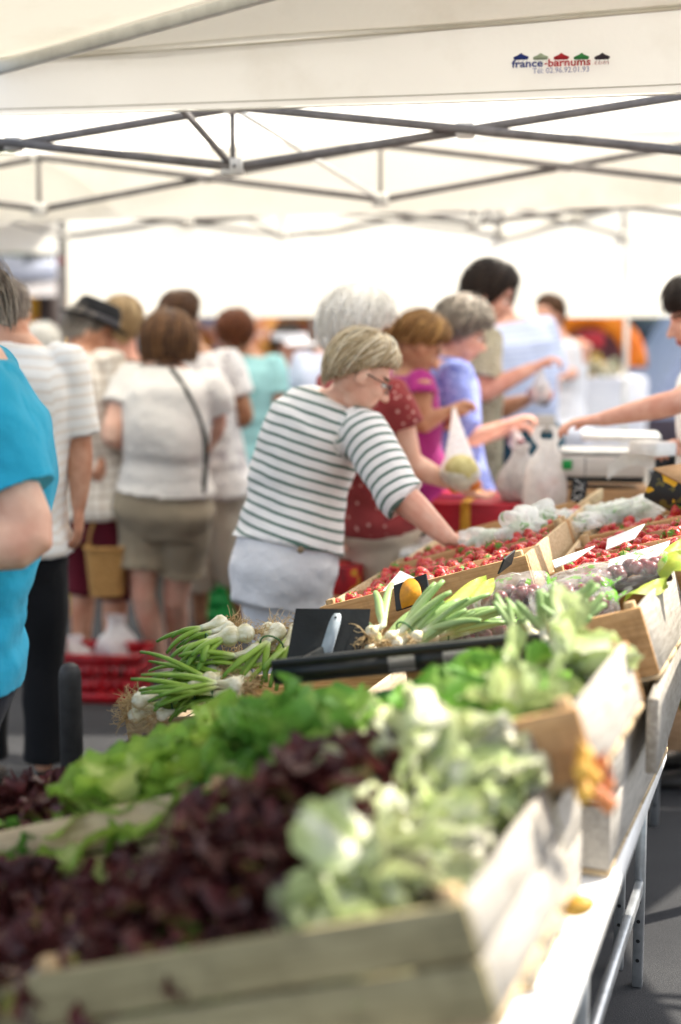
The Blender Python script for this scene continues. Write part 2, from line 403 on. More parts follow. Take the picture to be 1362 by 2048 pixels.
def person(label, hip, neck, front, head=None, face=None, tilt=0, S=1.0, male=True, skin='fair', wd=1.0, dp=1.0, sw=None,
           arms=None, legs=None, top=None, bottom=None, hair=None, vox=.009, mid=None, group=None, eyes=False, shoes='#3a3632', stance=.1, shdrop=0, armk=1.0, faceroll=0, hk=None):
    hip, neck = np.asarray(hip, float), np.asarray(neck, float)
    fa = R(front); f = V(math.sin(fa), math.cos(fa), 0); Z = V(0, 0, 1); r = np.cross(f, Z)
    B = Body(); HS = S * (hk or (1.0 if male else .95)); B.S = HS
    up = nrm(neck - hip); L = np.linalg.norm(neck - hip)
    fu = nrm(f - up * (f @ up)); midp = np.asarray(mid, float) if mid is not None else (hip * .5 + neck * .5 - fu * .02 * S)
    spine = lambda t: (catmull([hip, midp, neck], [t])[0] if 0 <= t <= 1 else (hip + (midp - hip) * 2 * t if t < 0 else neck + up * L * (t - 1)))
    RR = MANR if male else WOMR
    def torso(mb, grow=0, t0=-.26, t1=1.02, hem=0, belly=0):
        ts = np.linspace(t0, t1, 18); rs = []
        a = np.linspace(0, 2 * math.pi, 28, endpoint=False)
        for t in ts:
            w = np.interp(t, [q[0] for q in RR], [q[1] for q in RR]) * S * wd; d = np.interp(t, [q[0] for q in RR], [q[2] for q in RR]) * S * dp
            g = grow(t) if callable(grow) else grow
            w += g; d += g; c = spine(t); tt = nrm(spine(t + .02) - spine(t - .02)); ff = nrm(fu - tt * (fu @ tt)); rr_ = nrm(np.cross(ff, tt))
            if .35 < t < .8: c = c - fu * .012 * S
            ex = .8; ca, sa = np.cos(a), np.sin(a)
            rs.append(c + (np.sign(ca) * np.abs(ca) ** ex)[:, None] * rr_ * w + (np.sign(sa) * np.abs(sa) ** ex)[:, None] * ff * d)
        mb.rings(rs)
    sw = (sw or (.178 if male else .158)) * S * (.5 + .5 * wd)
    shc = spine(.86) - Z * shdrop
    tr = nrm(np.cross(fu, up)); sh = {'r': shc + tr * sw, 'l': shc - tr * sw}
    AR = {}
    for s in 'rl':
        a = (arms or {}).get(s)
        sg = 1 if s == 'r' else -1
        if a is None:
            el = sh[s] + (r * sg * .05 - Z * .285 - f * .02) * S; wr = el + (-Z * .235 + f * .07 - r * sg * .0) * S; a = (el, wr, {})
        elif len(a) == 2: a = (a[0], a[1], {})
        AR[s] = (np.asarray(a[0], float), np.asarray(a[1], float), a[2])
    hj = {s: hip + (r * (1 if s == 'r' else -1) * .088 * wd - Z * .05) * S for s in 'rl'}
    LG = {}
    for s in 'rl':
        l = (legs or {}).get(s); sg = 1 if s == 'r' else -1
        if l is None:
            an = V(hip[0], hip[1], 0) + r * sg * stance * S + Z * .075; kn = (hj[s] + an) / 2 + f * .03 + Z * .02
        else: kn, an = np.asarray(l[0], float), np.asarray(l[1], float)
        LG[s] = (kn, an)
    # head frame
    fc = R(face if face is not None else front); hf = V(math.sin(fc) * math.cos(R(tilt)), math.cos(fc) * math.cos(R(tilt)), math.sin(R(tilt)))
    hu = nrm(Z - hf * (Z @ hf)); hr = np.cross(hf, hu)
    if faceroll: hu = nrm(hu * math.cos(R(faceroll)) + hr * math.sin(R(faceroll))); hr = np.cross(hf, hu)
    hc = np.asarray(head, float) if head is not None else neck + (Z * .135 + f * .035) * S
    B.head, B.hf, B.hu, B.hr = hc, hf, hu, hr
    base = V(hip[0], hip[1], 0)
    # ---- the body, one remeshed surface
    mb = MB(); torso(mb)
    mb.tube([neck - up * .05 * S, neck + (hc - neck) * .35, hc - hu * .03 * S - hf * .02 * S], [(.064 if male else .054) * S, (.058 if male else .047) * S, .055 * S], 14)
    head_parts(mb, hc, hr, hf, hu, HS)
    for s in 'rl':
        el, wr, o = AR[s]; q = armk * (1.0 if male else .93) * S
        mb.tube([sh[s] * .8 + shc * .2, sh[s], sh[s] * .5 + el * .5, el * .9 + sh[s] * .1, el * .94 + (sh[s] + wr) * .03, el * .86 + wr * .14, el * .62 + wr * .38, wr], [.058 * q, .056 * q, .052 * q, .045 * q, .045 * q, .046 * q, .043 * q, .027 * q], 12)
        hd = np.asarray(o.get('d', wr - el), float); pn = np.asarray(o.get('pn', -r * (1 if s == 'r' else -1) if abs(nrm(hd)[2]) > .7 else V(0, 0, -1)), float)
        hand(mb, wr + nrm(hd) * .012, hd, pn, s, o.get('curl', .4), S * o.get('k', .97))
        kn, an = LG[s]
        mb.tube([hj[s], hj[s] * .5 + kn * .5, kn, kn * .65 + an * .35, an * .92 + kn * .08], [.088 * S, .076 * S, .055 * S, .056 * S, .036 * S], 12)
        ft = f * .13 + r * (1 if s == 'r' else -1) * .03
        mb.tube([an - f * .03 - Z * .035, an + ft * .5 - Z * .045, an + ft - Z * .05], [.032, .034, .026], 10)
    me = remesh(mb, vox, 3)
    co = getv(me); pass
    co2 = co - base; setv(me, co2)
    for m in (SKIN[skin], LIP, BROW): me.materials.append(m)
    mi = np.zeros(len(me.polygons), np.int32)
    pv = np.empty(len(me.polygons) * 3, np.float32); me.polygons.foreach_get('center', pv); pv = pv.reshape(-1, 3) + base
    px_, py_, pz_ = (pv - hc) @ hr / HS, (pv - hc) @ hf / HS, (pv - hc) @ hu / HS
    mi[(np.abs(px_) < .023) & (py_ > .078) & (pz_ > -.074) & (pz_ < -.052)] = 1
    mi[(np.abs(np.abs(px_) - .032) < .018) & (py_ > .06) & (pz_ > .026) & (pz_ < .036)] = 2
    me.polygons.foreach_set('material_index', mi); me.polygons.foreach_set('use_smooth', [True] * len(mi))
    root = link('person', me, None, base); ORG[root.name] = base; tag(root, label, 'person', group)
    if eyes:
        for s in (-1, 1):
            e = MB(); c = hc + (hr * .032 * s + hf * .075 + hu * .008) * HS
            e.ell(c, hr * .0115, hf * .0115, hu * .0095, 12, 8, 0); e.ell(c + hf * .0095, hr * .006, hf * .0045, hu * .006, 10, 6, 1)
            obj('eye', e, [EYEW, IRIS], root)
    # ---- clothes
    def garment(name, mb, mat, vx=.010, wr=.006, fr=22, seed=1, it=4, sleeve=None):
        me = remesh(mb, vx, it); co = getv(me); n = getn(me)
        t = (co - hip) @ up; lat = (co - hip) @ tr
        w = wob(co * V(.6, .6, 1), fr, seed) * wr + wob(co, fr * 3, seed + 5) * wr * .2
        w += np.sin(t * 75 + 2.2 * wob(co, 9, seed + 9)) * wr * .3 * np.exp(-((t - .1) / .14) ** 2)
        sv = t.copy(); su = lat.copy()
        for s in 'rl':
            sg = 1 if s == 'r' else -1
            out = (co - sh[s]) @ (tr * sg); ax = nrm(AR[s][0] - sh[s])
            d_arm = (co - sh[s]) @ ax; rad = np.linalg.norm(co - sh[s] - np.outer(d_arm, ax), axis=1)
            isl = (out > -.025) & (rad < .13) if sleeve else np.zeros(len(co), bool)
            sv[isl] = (L * .86 - d_arm[isl]); su[isl] = ((co[isl] - sh[s]) @ fu)
        co = co + n * w[:, None]
        setv(me, co - base); setattr_(me, 'sv', sv); setattr_(me, 'su', su)
        me.materials.append(mat); me.polygons.foreach_set('use_smooth', [True] * len(me.polygons))
        return link(name, me, root)
    if bottom:
        mb = MB(); fit = bottom.get('fit', .012)
        torso(mb, (lambda t: fit + .004 - max(0, fit - .008) * min(1, max(0, (t + .06) / .12))), -.30, bottom.get('waist', .06))
        for s in 'rl':
            kn, an = LG[s]; q = bottom.get('len', .95); path = [hj[s] + Z * .03, hj[s] * .5 + kn * .5, kn, kn * .5 + an * .5, an]
            full = [0, .25, .5, .75, 1.0]; rad = [.092 * S, .082 * S, .064 * S, .060 * S, .056 * S]
            tt = np.linspace(0, q, 8); pts = [V(*[np.interp(x, full, [p[i] for p in path]) for i in range(3)]) for x in tt]
            fl = bottom.get('flare', 0)
            mb.tube(pts, [np.interp(x, full, rad) * (.5 + .5 * wd) * bottom.get('thigh', 1) + fit + fl * (x / q) ** 2 for x in tt], 14, False)
        garment(bottom.get('name', 'trousers'), mb, bottom['mat'], bottom.get('vx', .011), bottom.get('wr', .005), 18, int(hip[0] * 100) % 50 + 60)
    if bottom and bottom.get('skirt'):
        pass
    if top:
        mb = MB(); fit = top.get('fit', .016); hem = top.get('hem', -.12); fl = top.get('flare', .01)
        torso(mb, (lambda t: fit + fl * max(0, .35 - t) + (.010 * min(1, max(0, (.12 - t) / .1)))), hem, top.get('neck', .955))
        if top.get('collar'):
            mb.tube([neck - up * .06 * S, neck + (hc - neck) * .18], [.078 * S, .064 * S], 16, False)
        for s in 'rl':
            el, wr, _ = AR[s]; q = top.get('sl', .5)
            if q <= 0: continue
            full = [0, .27, .5, .75, 1.0]; path = [sh[s], sh[s] * .46 + el * .54, el, el * .5 + wr * .5, wr]; rad = [.060, .055, .048, .044, .034]
            tt = np.linspace(0, q, 7); pts = [shc * .5 + sh[s] * .5 - Z * .01, shc * .25 + sh[s] * .75] + [V(*[np.interp(x, full, [p[i] for p in path]) for i in range(3)]) for x in tt]
            k_ = armk * (1.0 if male else .93) * S
            mb.tube(pts, [.03 * k_, .060 * k_ + fit * .5] + [np.interp(x, full, rad) * k_ + fit * .75 + top.get('slf', .008) * (x / q) for x in tt], 16, False)
        garment(top.get('name', 'shirt'), mb, top['mat'], top.get('vx', .010), top.get('wr', .006), 20, int(hip[0] * 100) % 50 + 10, 4, True)
    if hair: make_hair(root, B, hair[0], hair[1])
    for s in 'rl':
        kn, an = LG[s]; m = MB(); ft = f + r * (1 if s == 'r' else -1) * .2; ft = nrm(ft)
        sr = np.cross(ft, Z); rs = []
        for (y, w_, h, zb) in ((-.075, .022, .05, 0), (-.06, .036, .075, 0), (-.01, .040, .09, 0), (.05, .044, .07, 0), (.11, .048, .055, 0), (.16, .042, .045, .002), (.19, .022, .03, .006)):
            a = np.linspace(0, 2 * math.pi, 14, endpoint=False); c = V(an[0], an[1], an[2] - .075) + ft * y + Z * (zb + h / 2)
            rs.append(c + np.cos(a)[:, None] * sr * w_ + np.sin(a)[:, None] * Z * h / 2)
        m.rings(rs); obj('shoe', m, plain_cache(shoes), root)
    B.root = root; B.sh = sh; B.AR = AR; B.spine = spine; B.fu = fu; B.tr = tr; B.up = up; B.L = L; B.base = base; B.LG = LG
    return B
PC = {}
def plain_cache(c, **kw):
    k = (c,) + tuple(sorted(kw.items()))
    if k not in PC: PC[k] = plain('paint_' + c.strip('#'), lin(c) if False else c, **kw)
    return PC[k]
def glasses(B, col='#2a211c'):
    mb = MB(); c, r, f, u = B.head, B.hr * B.S, B.hf * B.S, B.hu * B.S
    for s in (-1, 1):
        th = np.linspace(0, 2 * math.pi, 17)
        mb.tube([c + r * (.033 * s + .023 * math.cos(t)) + f * .100 + u * (.004 + .017 * math.sin(t)) for t in th], .002, 6, False)
        mb.tube([c + r * s * .056 + f * .098 + u * .012, c + r * s * .079 + f * .06 + u * .012, c + r * s * .082 - f * .015 + u * .010, c + r * s * .080 - f * .03 - u * .006], .0022, 6)
    mb.tube([c - r * .011 + f * .102 + u * .008, c + f * .106 + u * .011, c + r * .011 + f * .102 + u * .008], .002, 6)
    return obj('glasses', mb, plain_cache(col, rough=.3, bmp=0), B.root)
# ------------------------------------------------------------------ produce
LM = {
 'oak': leafmat('oak_leaf_red', '#9aa850', '#6b3536', '#4a2523', .22, .36),
 'bat': leafmat('green_leaf', '#eef2c8', '#9dc25c', '#6a9c40', .38),
 'lime': leafmat('lime_leaf', '#e2ea9c', '#a3c250', '#86ad48', .42),
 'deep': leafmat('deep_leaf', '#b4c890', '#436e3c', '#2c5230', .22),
 'pale': leafmat('pale_leaf', '#f2f0dc', '#c9d694', '#9aa873', .3),
 'trev': leafmat('purple_tinged_leaf', '#f6f2e4', '#c9d296', '#5f4150', .25),
}
def leaf(mb, rs, base, az, e0, bend, L, Wd, ruf, cup=.25, off=0, n=11, m=9, rnd=.5, fr=7, lobes=0, kc=1.0):
    d = V(math.cos(az), math.sin(az), 0); side = V(-math.sin(az), math.cos(az), 0); Z = V(0, 0, 1)
    p = np.asarray(base, float); P = np.zeros((n, m, 3)); C = np.zeros((n, m)); ph = rs.uniform(0, 6.28); ph2 = rs.uniform(0, 6.28); tw = rs.normal() * .25
    for i in range(n):
        s = i / (n - 1); e = e0 - bend * s ** 1.6
        if i: p = p + (d * math.cos(e) + Z * math.sin(e)) * L / (n - 1)
        nn = -d * math.sin(e) + Z * math.cos(e)
        w = Wd * (math.sin(math.pi * (.10 + .84 * s)) ** .75) * (.45 + .75 * s if s < .7 else .975)
        if lobes: w *= 1 + lobes * math.sin(s * 16 + ph2)
        for j in range(m):
            t = -1 + 2 * j / (m - 1)
            h = cup * w * t * t + ruf * abs(t) ** 1.5 * (.25 + s) * math.sin(fr * (s * 2.2) + ph + (2.6 if t > 0 else 0)) + ruf * .5 * math.sin(t * 9 + ph2 + s * 6) * s
            h += ruf * .35 * math.sin(23 * s + 11 * t + ph)
            P[i, j] = p + side * w * t + nn * h + d * off + side * tw * s * s * L * .4 + side * ruf * .5 * math.sin(fr * 2 * s + ph) * t * s
            C[i, j] = s * .55 * kc + abs(t) * .42 * kc - (.22 * (1 - s) if abs(t) < .15 else 0)
    mb.grid(P, lc=C, rnd=rnd)
def lettuce(kind, seed):
    rs = np.random.RandomState(seed); mb = MB()
    if kind == 'oak': N, L, Wd, ruf, lob = 30, .17, .052, .017, .22
    elif kind == 'bat': N, L, Wd, ruf, lob = 26, .18, .075, .014, .06
    elif kind == 'lime': N, L, Wd, ruf, lob = 14, .22, .125, .014, .02
    elif kind == 'deep': N, L, Wd, ruf, lob = 24, .19, .07, .012, .04
    else: N, L, Wd, ruf, lob = 20, .24, .058, .013, .05
    for i in range(N):
        q = (i + .5) / N; az = i * 2.39996 + rs.normal() * .2
        if kind in ('pale', 'trev'):
            leaf(mb, rs, V(0, 0, 0), az, R(86 - 24 * q + rs.normal() * 5), R(-6 + 40 * q + rs.normal() * 12), L * rs.uniform(.7, 1.12), Wd * rs.uniform(.8, 1.1), ruf * rs.uniform(.8, 1.6), .5, -.008 - .012 * q, 12, 9, rs.rand() * .8, 6, lob, .8)
        else:
            leaf(mb, rs, V(0, 0, .01 * (1 - q)), az, R(84 - 52 * q + rs.normal() * 6), R(28 + 66 * q + rs.normal() * 12), L * rs.uniform(.8, 1.12) * (.75 + .3 * q), Wd * rs.uniform(.8, 1.15), ruf, .28, .012 * q, 12, 9, rs.rand(), 6 + 2 * rs.rand(), lob)
    return mb.mesh('lettuce', [LM[kind]])
LET = {k: [lettuce(k, 11 * i + j) for j in range(n)] for i, (k, n) in enumerate((('oak', 3), ('bat', 2), ('lime', 2), ('deep', 2), ('pale', 2), ('trev', 2)))}
def put_lettuce(kind, P, X, N, label, group, sc=1.0, tiltdir=None, spin=None, cat='lettuce', name='lettuce'):
    """stand or lay a head at P with its axis along N"""
    N = nrm(N); X = nrm(np.asarray(X) - N * (np.asarray(X) @ N)); Yv = np.cross(N, X)
    o = bpy.data.objects.new(name, rng.choice(LET[kind])); COL.objects.link(o)
    a = rng.uniform(0, 6.28) if spin is None else spin
    X2 = X * math.cos(a) + Yv * math.sin(a); Y2 = np.cross(N, X2)
    M = frame(P, X2 * sc, Y2 * sc, N * sc * rng.uniform(.9, 1.1)); o.matrix_world = M
    return tag(o, label, cat, group)
# ---- spring onions (local: bulbs at origin, leaves along +x)
def onionleafmat():
    m, nt, out = newmat('onion_leaf'); v = coords(nt)
    f = math_(nt, 'ADD', attr(nt, 'lc'), math_(nt, 'MULTIPLY', math_(nt, 'SUBTRACT', noise(nt, v, 30, 3), .5), .2))
    col = ramp(nt, f, [(.0, '#f3f0df'), (.15, '#d9e29c'), (.32, '#98b848'), (1.0, '#5f8a2c')])
    nt.links.new(add_trans(nt, principled(nt, col, .42, .4, bump(nt, noise(nt, coords(nt, (1, 8, 8)), 40, 2), .2, .004)), col, .12), out.inputs[0]); return m
def onionleafmat2():
    m, nt, out = newmat('leek_leaf'); v = coords(nt)
    f = math_(nt, 'ADD', attr(nt, 'lc'), math_(nt, 'MULTIPLY', math_(nt, 'SUBTRACT', noise(nt, v, 30, 3), .5), .2))
    col = ramp(nt, f, [(.0, '#f3f0df'), (.12, '#e2e8bd'), (.3, '#b2c888'), (1.0, '#86a862')])
    nt.links.new(add_trans(nt, principled(nt, col, .45, .4, bump(nt, noise(nt, coords(nt, (1, 8, 8)), 40, 2), .2, .004)), col, .12), out.inputs[0]); return m
OL, OL2 = onionleafmat(), onionleafmat2()
BULB = plain('onion_bulb', '#eeead8', '#c9bf94', rough=.35, spec=.45, scale=22, bmp=.3, bscale=35, stretch=(1, 3, 3))
ROOT = plain('onion_root', '#d8bf94', '#a98a5c', rough=.8)
TIE = plain('raffia_tie', '#4f7a4a', rough=.7)
def onion_bunch(seed, nb=6, spread=.055, leafL=.30, fan=.25, lmat=OL, bulb=.018, rise=.25, droop=.5, label='', group='', M=None, thick=1.0):
    rs = np.random.RandomState(seed); root = empty('spring_onion_bunch', (0, 0, 0), label, 'onion bunch', group, M)
    for i in range(nb):
        y = (i - (nb - 1) / 2) / nb * spread * 2 + rs.normal() * .006; z = rs.uniform(-.01, .035); x = rs.normal() * .018
        b = bulb * rs.uniform(.85, 1.2); c = V(x, y, z + b); mb = MB(); prof = [(-1.0, .12), (-.85, .55), (-.4, .95), (.1, .98), (.6, .72), (1.1, .46), (1.7, .36), (2.2, .33)]
        a = np.linspace(0, 2 * math.pi, 14, endpoint=False); ya = -y * 1.6
        mb.rings([c + V(q * b, ya * (q + 1) * b, 0) + (np.cos(a)[:, None] * V(0, 1, 0) + np.sin(a)[:, None] * V(0, 0, 1)) * r_ * b for q, r_ in prof])
        obj('bulb', mb, BULB, root)
        mb = MB()
        for k in range(22):
            p = c - V(b * .95, 0, 0) + rs.normal(size=3) * .003; d = nrm(V(-1, rs.normal() * .7, rs.normal() * .7)); pts = [p]; 
            for q in range(5): d = nrm(d + rs.normal(size=3) * .45); p = p + d * rs.uniform(.005, .013); pts.append(p)
            mb.tube(pts, [.0011, .001, .0009, .0008, .0007, .0004], 4, False)
        obj('roots', mb, ROOT, root)
        tip = c + V(2.0 * b, ya * 3 * b, 0)
        for k in range(rs.randint(2, 4)):
            L = leafL * rs.uniform(.65, 1.1); az = (y / spread) * fan + rs.normal() * fan * .5; el = rise + rs.normal() * .18; p = tip.copy(); pts = [p - V(.02, 0, 0), p]; dr = droop * rs.uniform(.5, 1.5)
            for q in range(8):
                d = V(math.cos(az) * math.cos(el), math.sin(az) * math.cos(el), math.sin(el)); p = p + d * L / 8; pts.append(p); el -= dr / 8 * (q / 4); az += rs.normal() * .05
            r0 = b * .34 * thick; rad = [r0, r0] + [r0 * (1.0 + .35 * math.sin(q / 8 * 3.1) - .35 * q / 8) for q in range(1, 9)]
            mb = MB(); mb.tube(pts, rad, 8, False, flat=.7, lc=[0, .05] + [.12 + .88 * q / 8 for q in range(1, 9)])
            obj('leaf', mb, lmat, root)
    mb = MB(); a = np.linspace(0, 2 * math.pi, 20); mb.tube([V(bulb * 2.6, math.cos(t) * spread * .55, .024 + math.sin(t) * .024) for t in a], .0022, 6, False); obj('tie', mb, TIE, root)
    return root
# ---- strawberries
STRAW = None
def strawmat():
    m, nt, out = newmat('strawberry_skin'); v = coords(nt)
    vo = nd(nt, 'ShaderNodeTexVoronoi'); vo.inputs['Scale'].default_value = 190; nt.links.new(v, vo.inputs['Vector'])
    k = math_(nt, 'LESS_THAN', vo.outputs['Distance'], .25)
    col = mix(nt, k, ramp(nt, noise(nt, v, 30, 2), [(.3, '#a01a24'), (.7, '#c62a34')]), '#e0a030')
    nt.links.new(principled(nt, col, .38, .4, bump(nt, vo.outputs['Distance'], .5, .003)), out.inputs[0]); return m
SM = strawmat(); CALYX = plain('strawberry_calyx', '#5f9a38', rough=.6)
def berry_mesh():
    mb = MB(); a = np.linspace(0, 2 * math.pi, 12, endpoint=False)
    mb.rings([V(0, 0, z) + (np.cos(a)[:, None] * V(1, 0, 0) + np.sin(a)[:, None] * V(0, 1, 0)) * r_ for z, r_ in ((-.019, .002), (-.015, .0075), (-.006, .013), (.003, .0162), (.010, .0158), (.014, .010), (.015, .002))])
    return mb.mesh('strawberry', [SM])
def calyx_mesh():
    mb = MB()
    for i in range(7):
        t = i * .9; d = V(math.cos(t), math.sin(t), 0); s = V(-d[1], d[0], 0)
        mb.add([V(0, 0, .0155), d * .007 + s * .0035 + V(0, 0, .0165), d * .015 + V(0, 0, .012), d * .007 - s * .0035 + V(0, 0, .0165)], [(0, 1, 2, 3)])
    mb.tube([V(0, 0, .015), V(.001, 0, .022), V(.004, .001, .027)], .0011, 5)
    return mb.mesh('calyx', [CALYX])
BERRY, CAL = berry_mesh(), calyx_mesh()
def berry(P, label, group):
    o = bpy.data.objects.new('strawberry', BERRY); COL.objects.link(o)
    o.location = Vector(P); o.rotation_euler = (rng.uniform(-1.9, 1.9), rng.uniform(-1.9, 1.9), rng.uniform(0, 6)); s = rng.uniform(.62, 1.15); o.scale = (s, s, s)
    tag(o, label, 'strawberry', group)
    c = bpy.data.objects.new('calyx', CAL); COL.objects.link(c); c.parent = o
# ------------------------------------------------------------------ crates
WX = wood('crate_wood_pale', '#d6c09c', '#a98c66', (1, 12, 12)); WY_ = wood('crate_wood_side', '#d2c3ab', '#ab9880', (12, 1, 12)); WP = wood('crate_post', '#c9ad84', '#9c7d56', (12, 12, 1))
WG = wood('crate_wood_grey', '#b9b2a8', '#918a7f', (12, 1, 12)); WO = wood('crate_wood_olive', '#a59a76', '#857a5a', (1, 12, 12)); WT = wood('crate_wood_tan', '#cba273', '#a97f52', (1, 12, 12))
BLK = plain('black_plastic', '#1c1e1d', '#131514', rough=.4, spec=.4, bmp=.1)
class Frame: pass
def mkframe(P, az=20, tilt=17.5):
    A, T = R(az), R(tilt); F = Frame(); F.P = np.asarray(P, float)
    F.u = V(math.sin(A), math.cos(A), 0); v = V(math.cos(A), -math.sin(A), 0)
    F.x = v * math.cos(T) + V(0, 0, math.sin(T)); F.n = np.cross(F.x, F.u)
    F.pt = lambda x, y, z: F.P + F.x * x + F.u * y + F.n * z
    F.M = frame(F.P, F.x, F.u, F.n); return F
def crate(P, w, d, h, label, az=20, tilt=17.5, front=None, side=None, slats=2, group='wooden crates of produce on the stall', posts=True, name='wooden_crate', cat='crate'):
    """P = front right top corner of the rim; the box runs to -x (left), +y (away)"""
    F = mkframe(P, az, tilt); F.w, F.d, F.h = w, d, h; front = front or WX; side = side or WY_
    root = empty(name, P, label, cat, group, F.M); t = .006
    def planks(L, along, at, mat, nm):
        mb = MB(); hh = h / slats
        for k in range(slats):
            zc = -hh * (k + .5); g = .003 if slats > 1 else 0; e = rng.uniform(-.003, .003)
            if along == 'x': mb.box(V(-w / 2 + e, at, zc), L / 2, t, hh / 2 - g, bev=.0015)
            else: mb.box(V(at, d / 2 + e, zc), t, L / 2, hh / 2 - g, bev=.0015)
        obj(nm, mb, mat, root)
    planks(w, 'x', t, front, 'front_board'); planks(w, 'x', d - t, front, 'back_board')
    planks(d - 4 * t - .002, 'y', -t, side, 'side_board'); planks(d - 4 * t - .002, 'y', -w + t, side, 'side_board')
    if posts:
        for px in (-.024, -w + .024):
            for py in (.024, d - .024):
                mb = MB(); mb.box(V(px, py, -h / 2 + .008), .011, .011, h / 2 + .004, bev=.002); obj('corner_post', mb, WP, root)
    mb = MB(); nb = 4
    for k in range(nb): mb.box(V(-w / 2, d * (k + .5) / nb, -h - .006), w / 2, d / nb / 2 - .006, .005)
    obj('bottom_board', mb, WX, root)
    return F
# ------------------------------------------------------------------ setting
def ground():
    m, nt, out = newmat('asphalt'); v = coords(nt)
    f = math_(nt, 'ADD', math_(nt, 'MULTIPLY', noise(nt, v, 260, 3, .7), .6), math_(nt, 'MULTIPLY', noise(nt, v, 1.3, 5), .4))
    col = ramp(nt, f, [(.32, '#262627'), (.5, '#363638'), (.72, '#585857')])
    nt.links.new(principled(nt, col, .85, .25, bump(nt, noise(nt, v, 320, 3, .7), .6, .006)), out.inputs[0])
    mb = MB(); mb.add([(-200, -120, 0), (200, -120, 0), (200, 300, 0), (-200, 300, 0)], [(0, 1, 2, 3)])
    tag(obj('ground', mb, m, smooth=False), kind='structure')
ground()
DS0 = mkframe(V(.142, 1.562, .95))
ROW = 'lettuces heaped in the crates at the near end of the stall'
GW = 'wooden crates of produce on the stall'
# near crates
C1 = crate(DS0.P, .62, .46, .145, 'nearest wooden crate, its olive front board low in the photo, full of dark red lettuce', front=WO, side=WG)
C1L = crate(DS0.pt(-.66, .02, -.02), .5, .44, .15, 'wooden crate left of the nearest one, cut by the photo edge', tilt=8, front=WO)
C2 = crate(DS0.pt(.075, .45, .1), .62, .46, .105, 'wooden crate of green lettuce with a wide pale grey right side', front=WT, side=WG, slats=1)
C2L = crate(DS0.pt(-.572, .47, .098), .56, .44, .14, 'wooden crate of bright green lettuce with a pale front rim, at the left', front=WX)
# supports under the right-hand crates
def support(P, w, d, h, label, az=20):
    return crate(P, w, d, h, label, az=az, tilt=0, slats=2, side=WG, front=WG, group='empty crates propping up the display')
SP1 = support(DS0.pt(-.13, .03, -.26) * V(1, 1, 0) + V(0, 0, .735), .2, .40, .12, 'empty low crate propping up the nearest lettuce crate')
SP2 = support(DS0.pt(-.08, .50, -.17) * V(1, 1, 0) + V(0, 0, .84), .2, .40, .225, 'empty low crate propping up the green lettuce crate')
# table
TW = plain('white_tabletop', '#f0efec', '#dcdad5', rough=.35, spec=.4, scale=6, bmp=.03); ALU = plain('aluminium', '#c9cbcc', '#a9abac', rough=.35, metal=.75, bmp=.05)
HOLE = plain('dark_hole', '#222222', bmp=0)
TA = 18.5
def table(P, w, L, z, label, leg_y, group='folding trestle tables of the stall', az=TA, top=TW, rail=True):
    F = mkframe(V(P[0], P[1], 0), az, 0); root = empty('folding_table', P, label, 'table', group, F.M)
    mb = MB(); mb.box(V(-w / 2, -L / 2, z - .022), w / 2, L / 2, .022, bev=.010); obj('tabletop', mb, top, root)
    for x in (-.05, -w + .05):
        ys = []
        for y in leg_y:
            mb = MB(); mb.box(V(x, y, (z - .045) / 2), .0125, .0125, (z - .045) / 2, bev=.003)
            lg = obj('leg', mb, ALU, root)
            mb = MB()
            for k in range(5):
                a = np.linspace(0, 2 * math.pi, 10, endpoint=False); c = V(x, y - .0132, .07 + k * .05)
                mb.add(np.concatenate([[c], c + (np.cos(a)[:, None] * V(1, 0, 0) + np.sin(a)[:, None] * V(0, 0, 1)) * .005]), [(0, 1 + i, 1 + (i + 1) % 10) for i in range(10)])
            obj('adjustment_hole', mb, HOLE, lg); ys.append(y)
        if rail:
            mb = MB(); mb.box(V(x, (ys[0] + ys[1]) / 2, .26), .010, abs(ys[0] - ys[1]) / 2 - .013, .016, bev=.003); obj('rail', mb, ALU, root)
    return F
T1 = table(Wz(1335, 1488, .6), .80, 2.15, .6, 'white low folding table with slim metal legs at the right edge of the lettuce crates', (-.02 - .04, -.98))
BW = wood('bench_wood', '#b59a74', '#8e7350', (12, 1, 12))
table(V(-.16, 3.1, 0), .72, 2.0, .40, 'low wooden bench under the left-hand lettuce crates', (-.1, -1.9), top=BW)
# lettuces ---------------------------------------------------------------
def fill(F, kind, xs, ys, z, label, sc=1.0, jit=.03, lean=.25, group=ROW, zj=.02):
    for x in xs:
        for y in ys:
            P = F.pt(x + rng.uniform(-jit, jit), y + rng.uniform(-jit, jit), z + rng.uniform(-zj, zj))
            put_lettuce(kind, P, F.x, F.n + F.x * rng.uniform(-lean, lean) + F.u * rng.uniform(-lean, lean), label, group, sc * rng.uniform(.88, 1.12))
def fs(a, b, n): return [a + (b - a) * i / (n - 1) for i in range(n)]
L1 = 'dark red oak leaf lettuce heaped in the nearest crate'
fill(C1, 'oak', fs(-.55, -.30, 3), (.14, .24, .34), -.09, L1, .95)
fill(C1, 'oak', (-.46, -.36, -.28), (.22, .34, .42), -.03, L1, 1.0)
fill(C1, 'oak', (-.30,), (.36,), .02, L1, .95)
fill(C1, 'oak', (-.30, -.24), (.30, .40), -.02, L1, .9)
fill(C1L, 'oak', fs(-.4, -.06, 3), (.1, .22, .34), -.09, 'dark red oak leaf lettuce in the crate at the lower left corner')
for x, y, z in ((-.44, .12, -.10), (-.36, .36, -.035), (-.52, .30, -.06)):
    put_lettuce('bat', C1.pt(x, y, z), C1.x, C1.n - C1.u * .3, 'small green lettuce poking out between the dark red heads of the nearest crate', ROW, .72)
L2 = 'pale green purple edged lettuce lying on the right of the nearest crate'
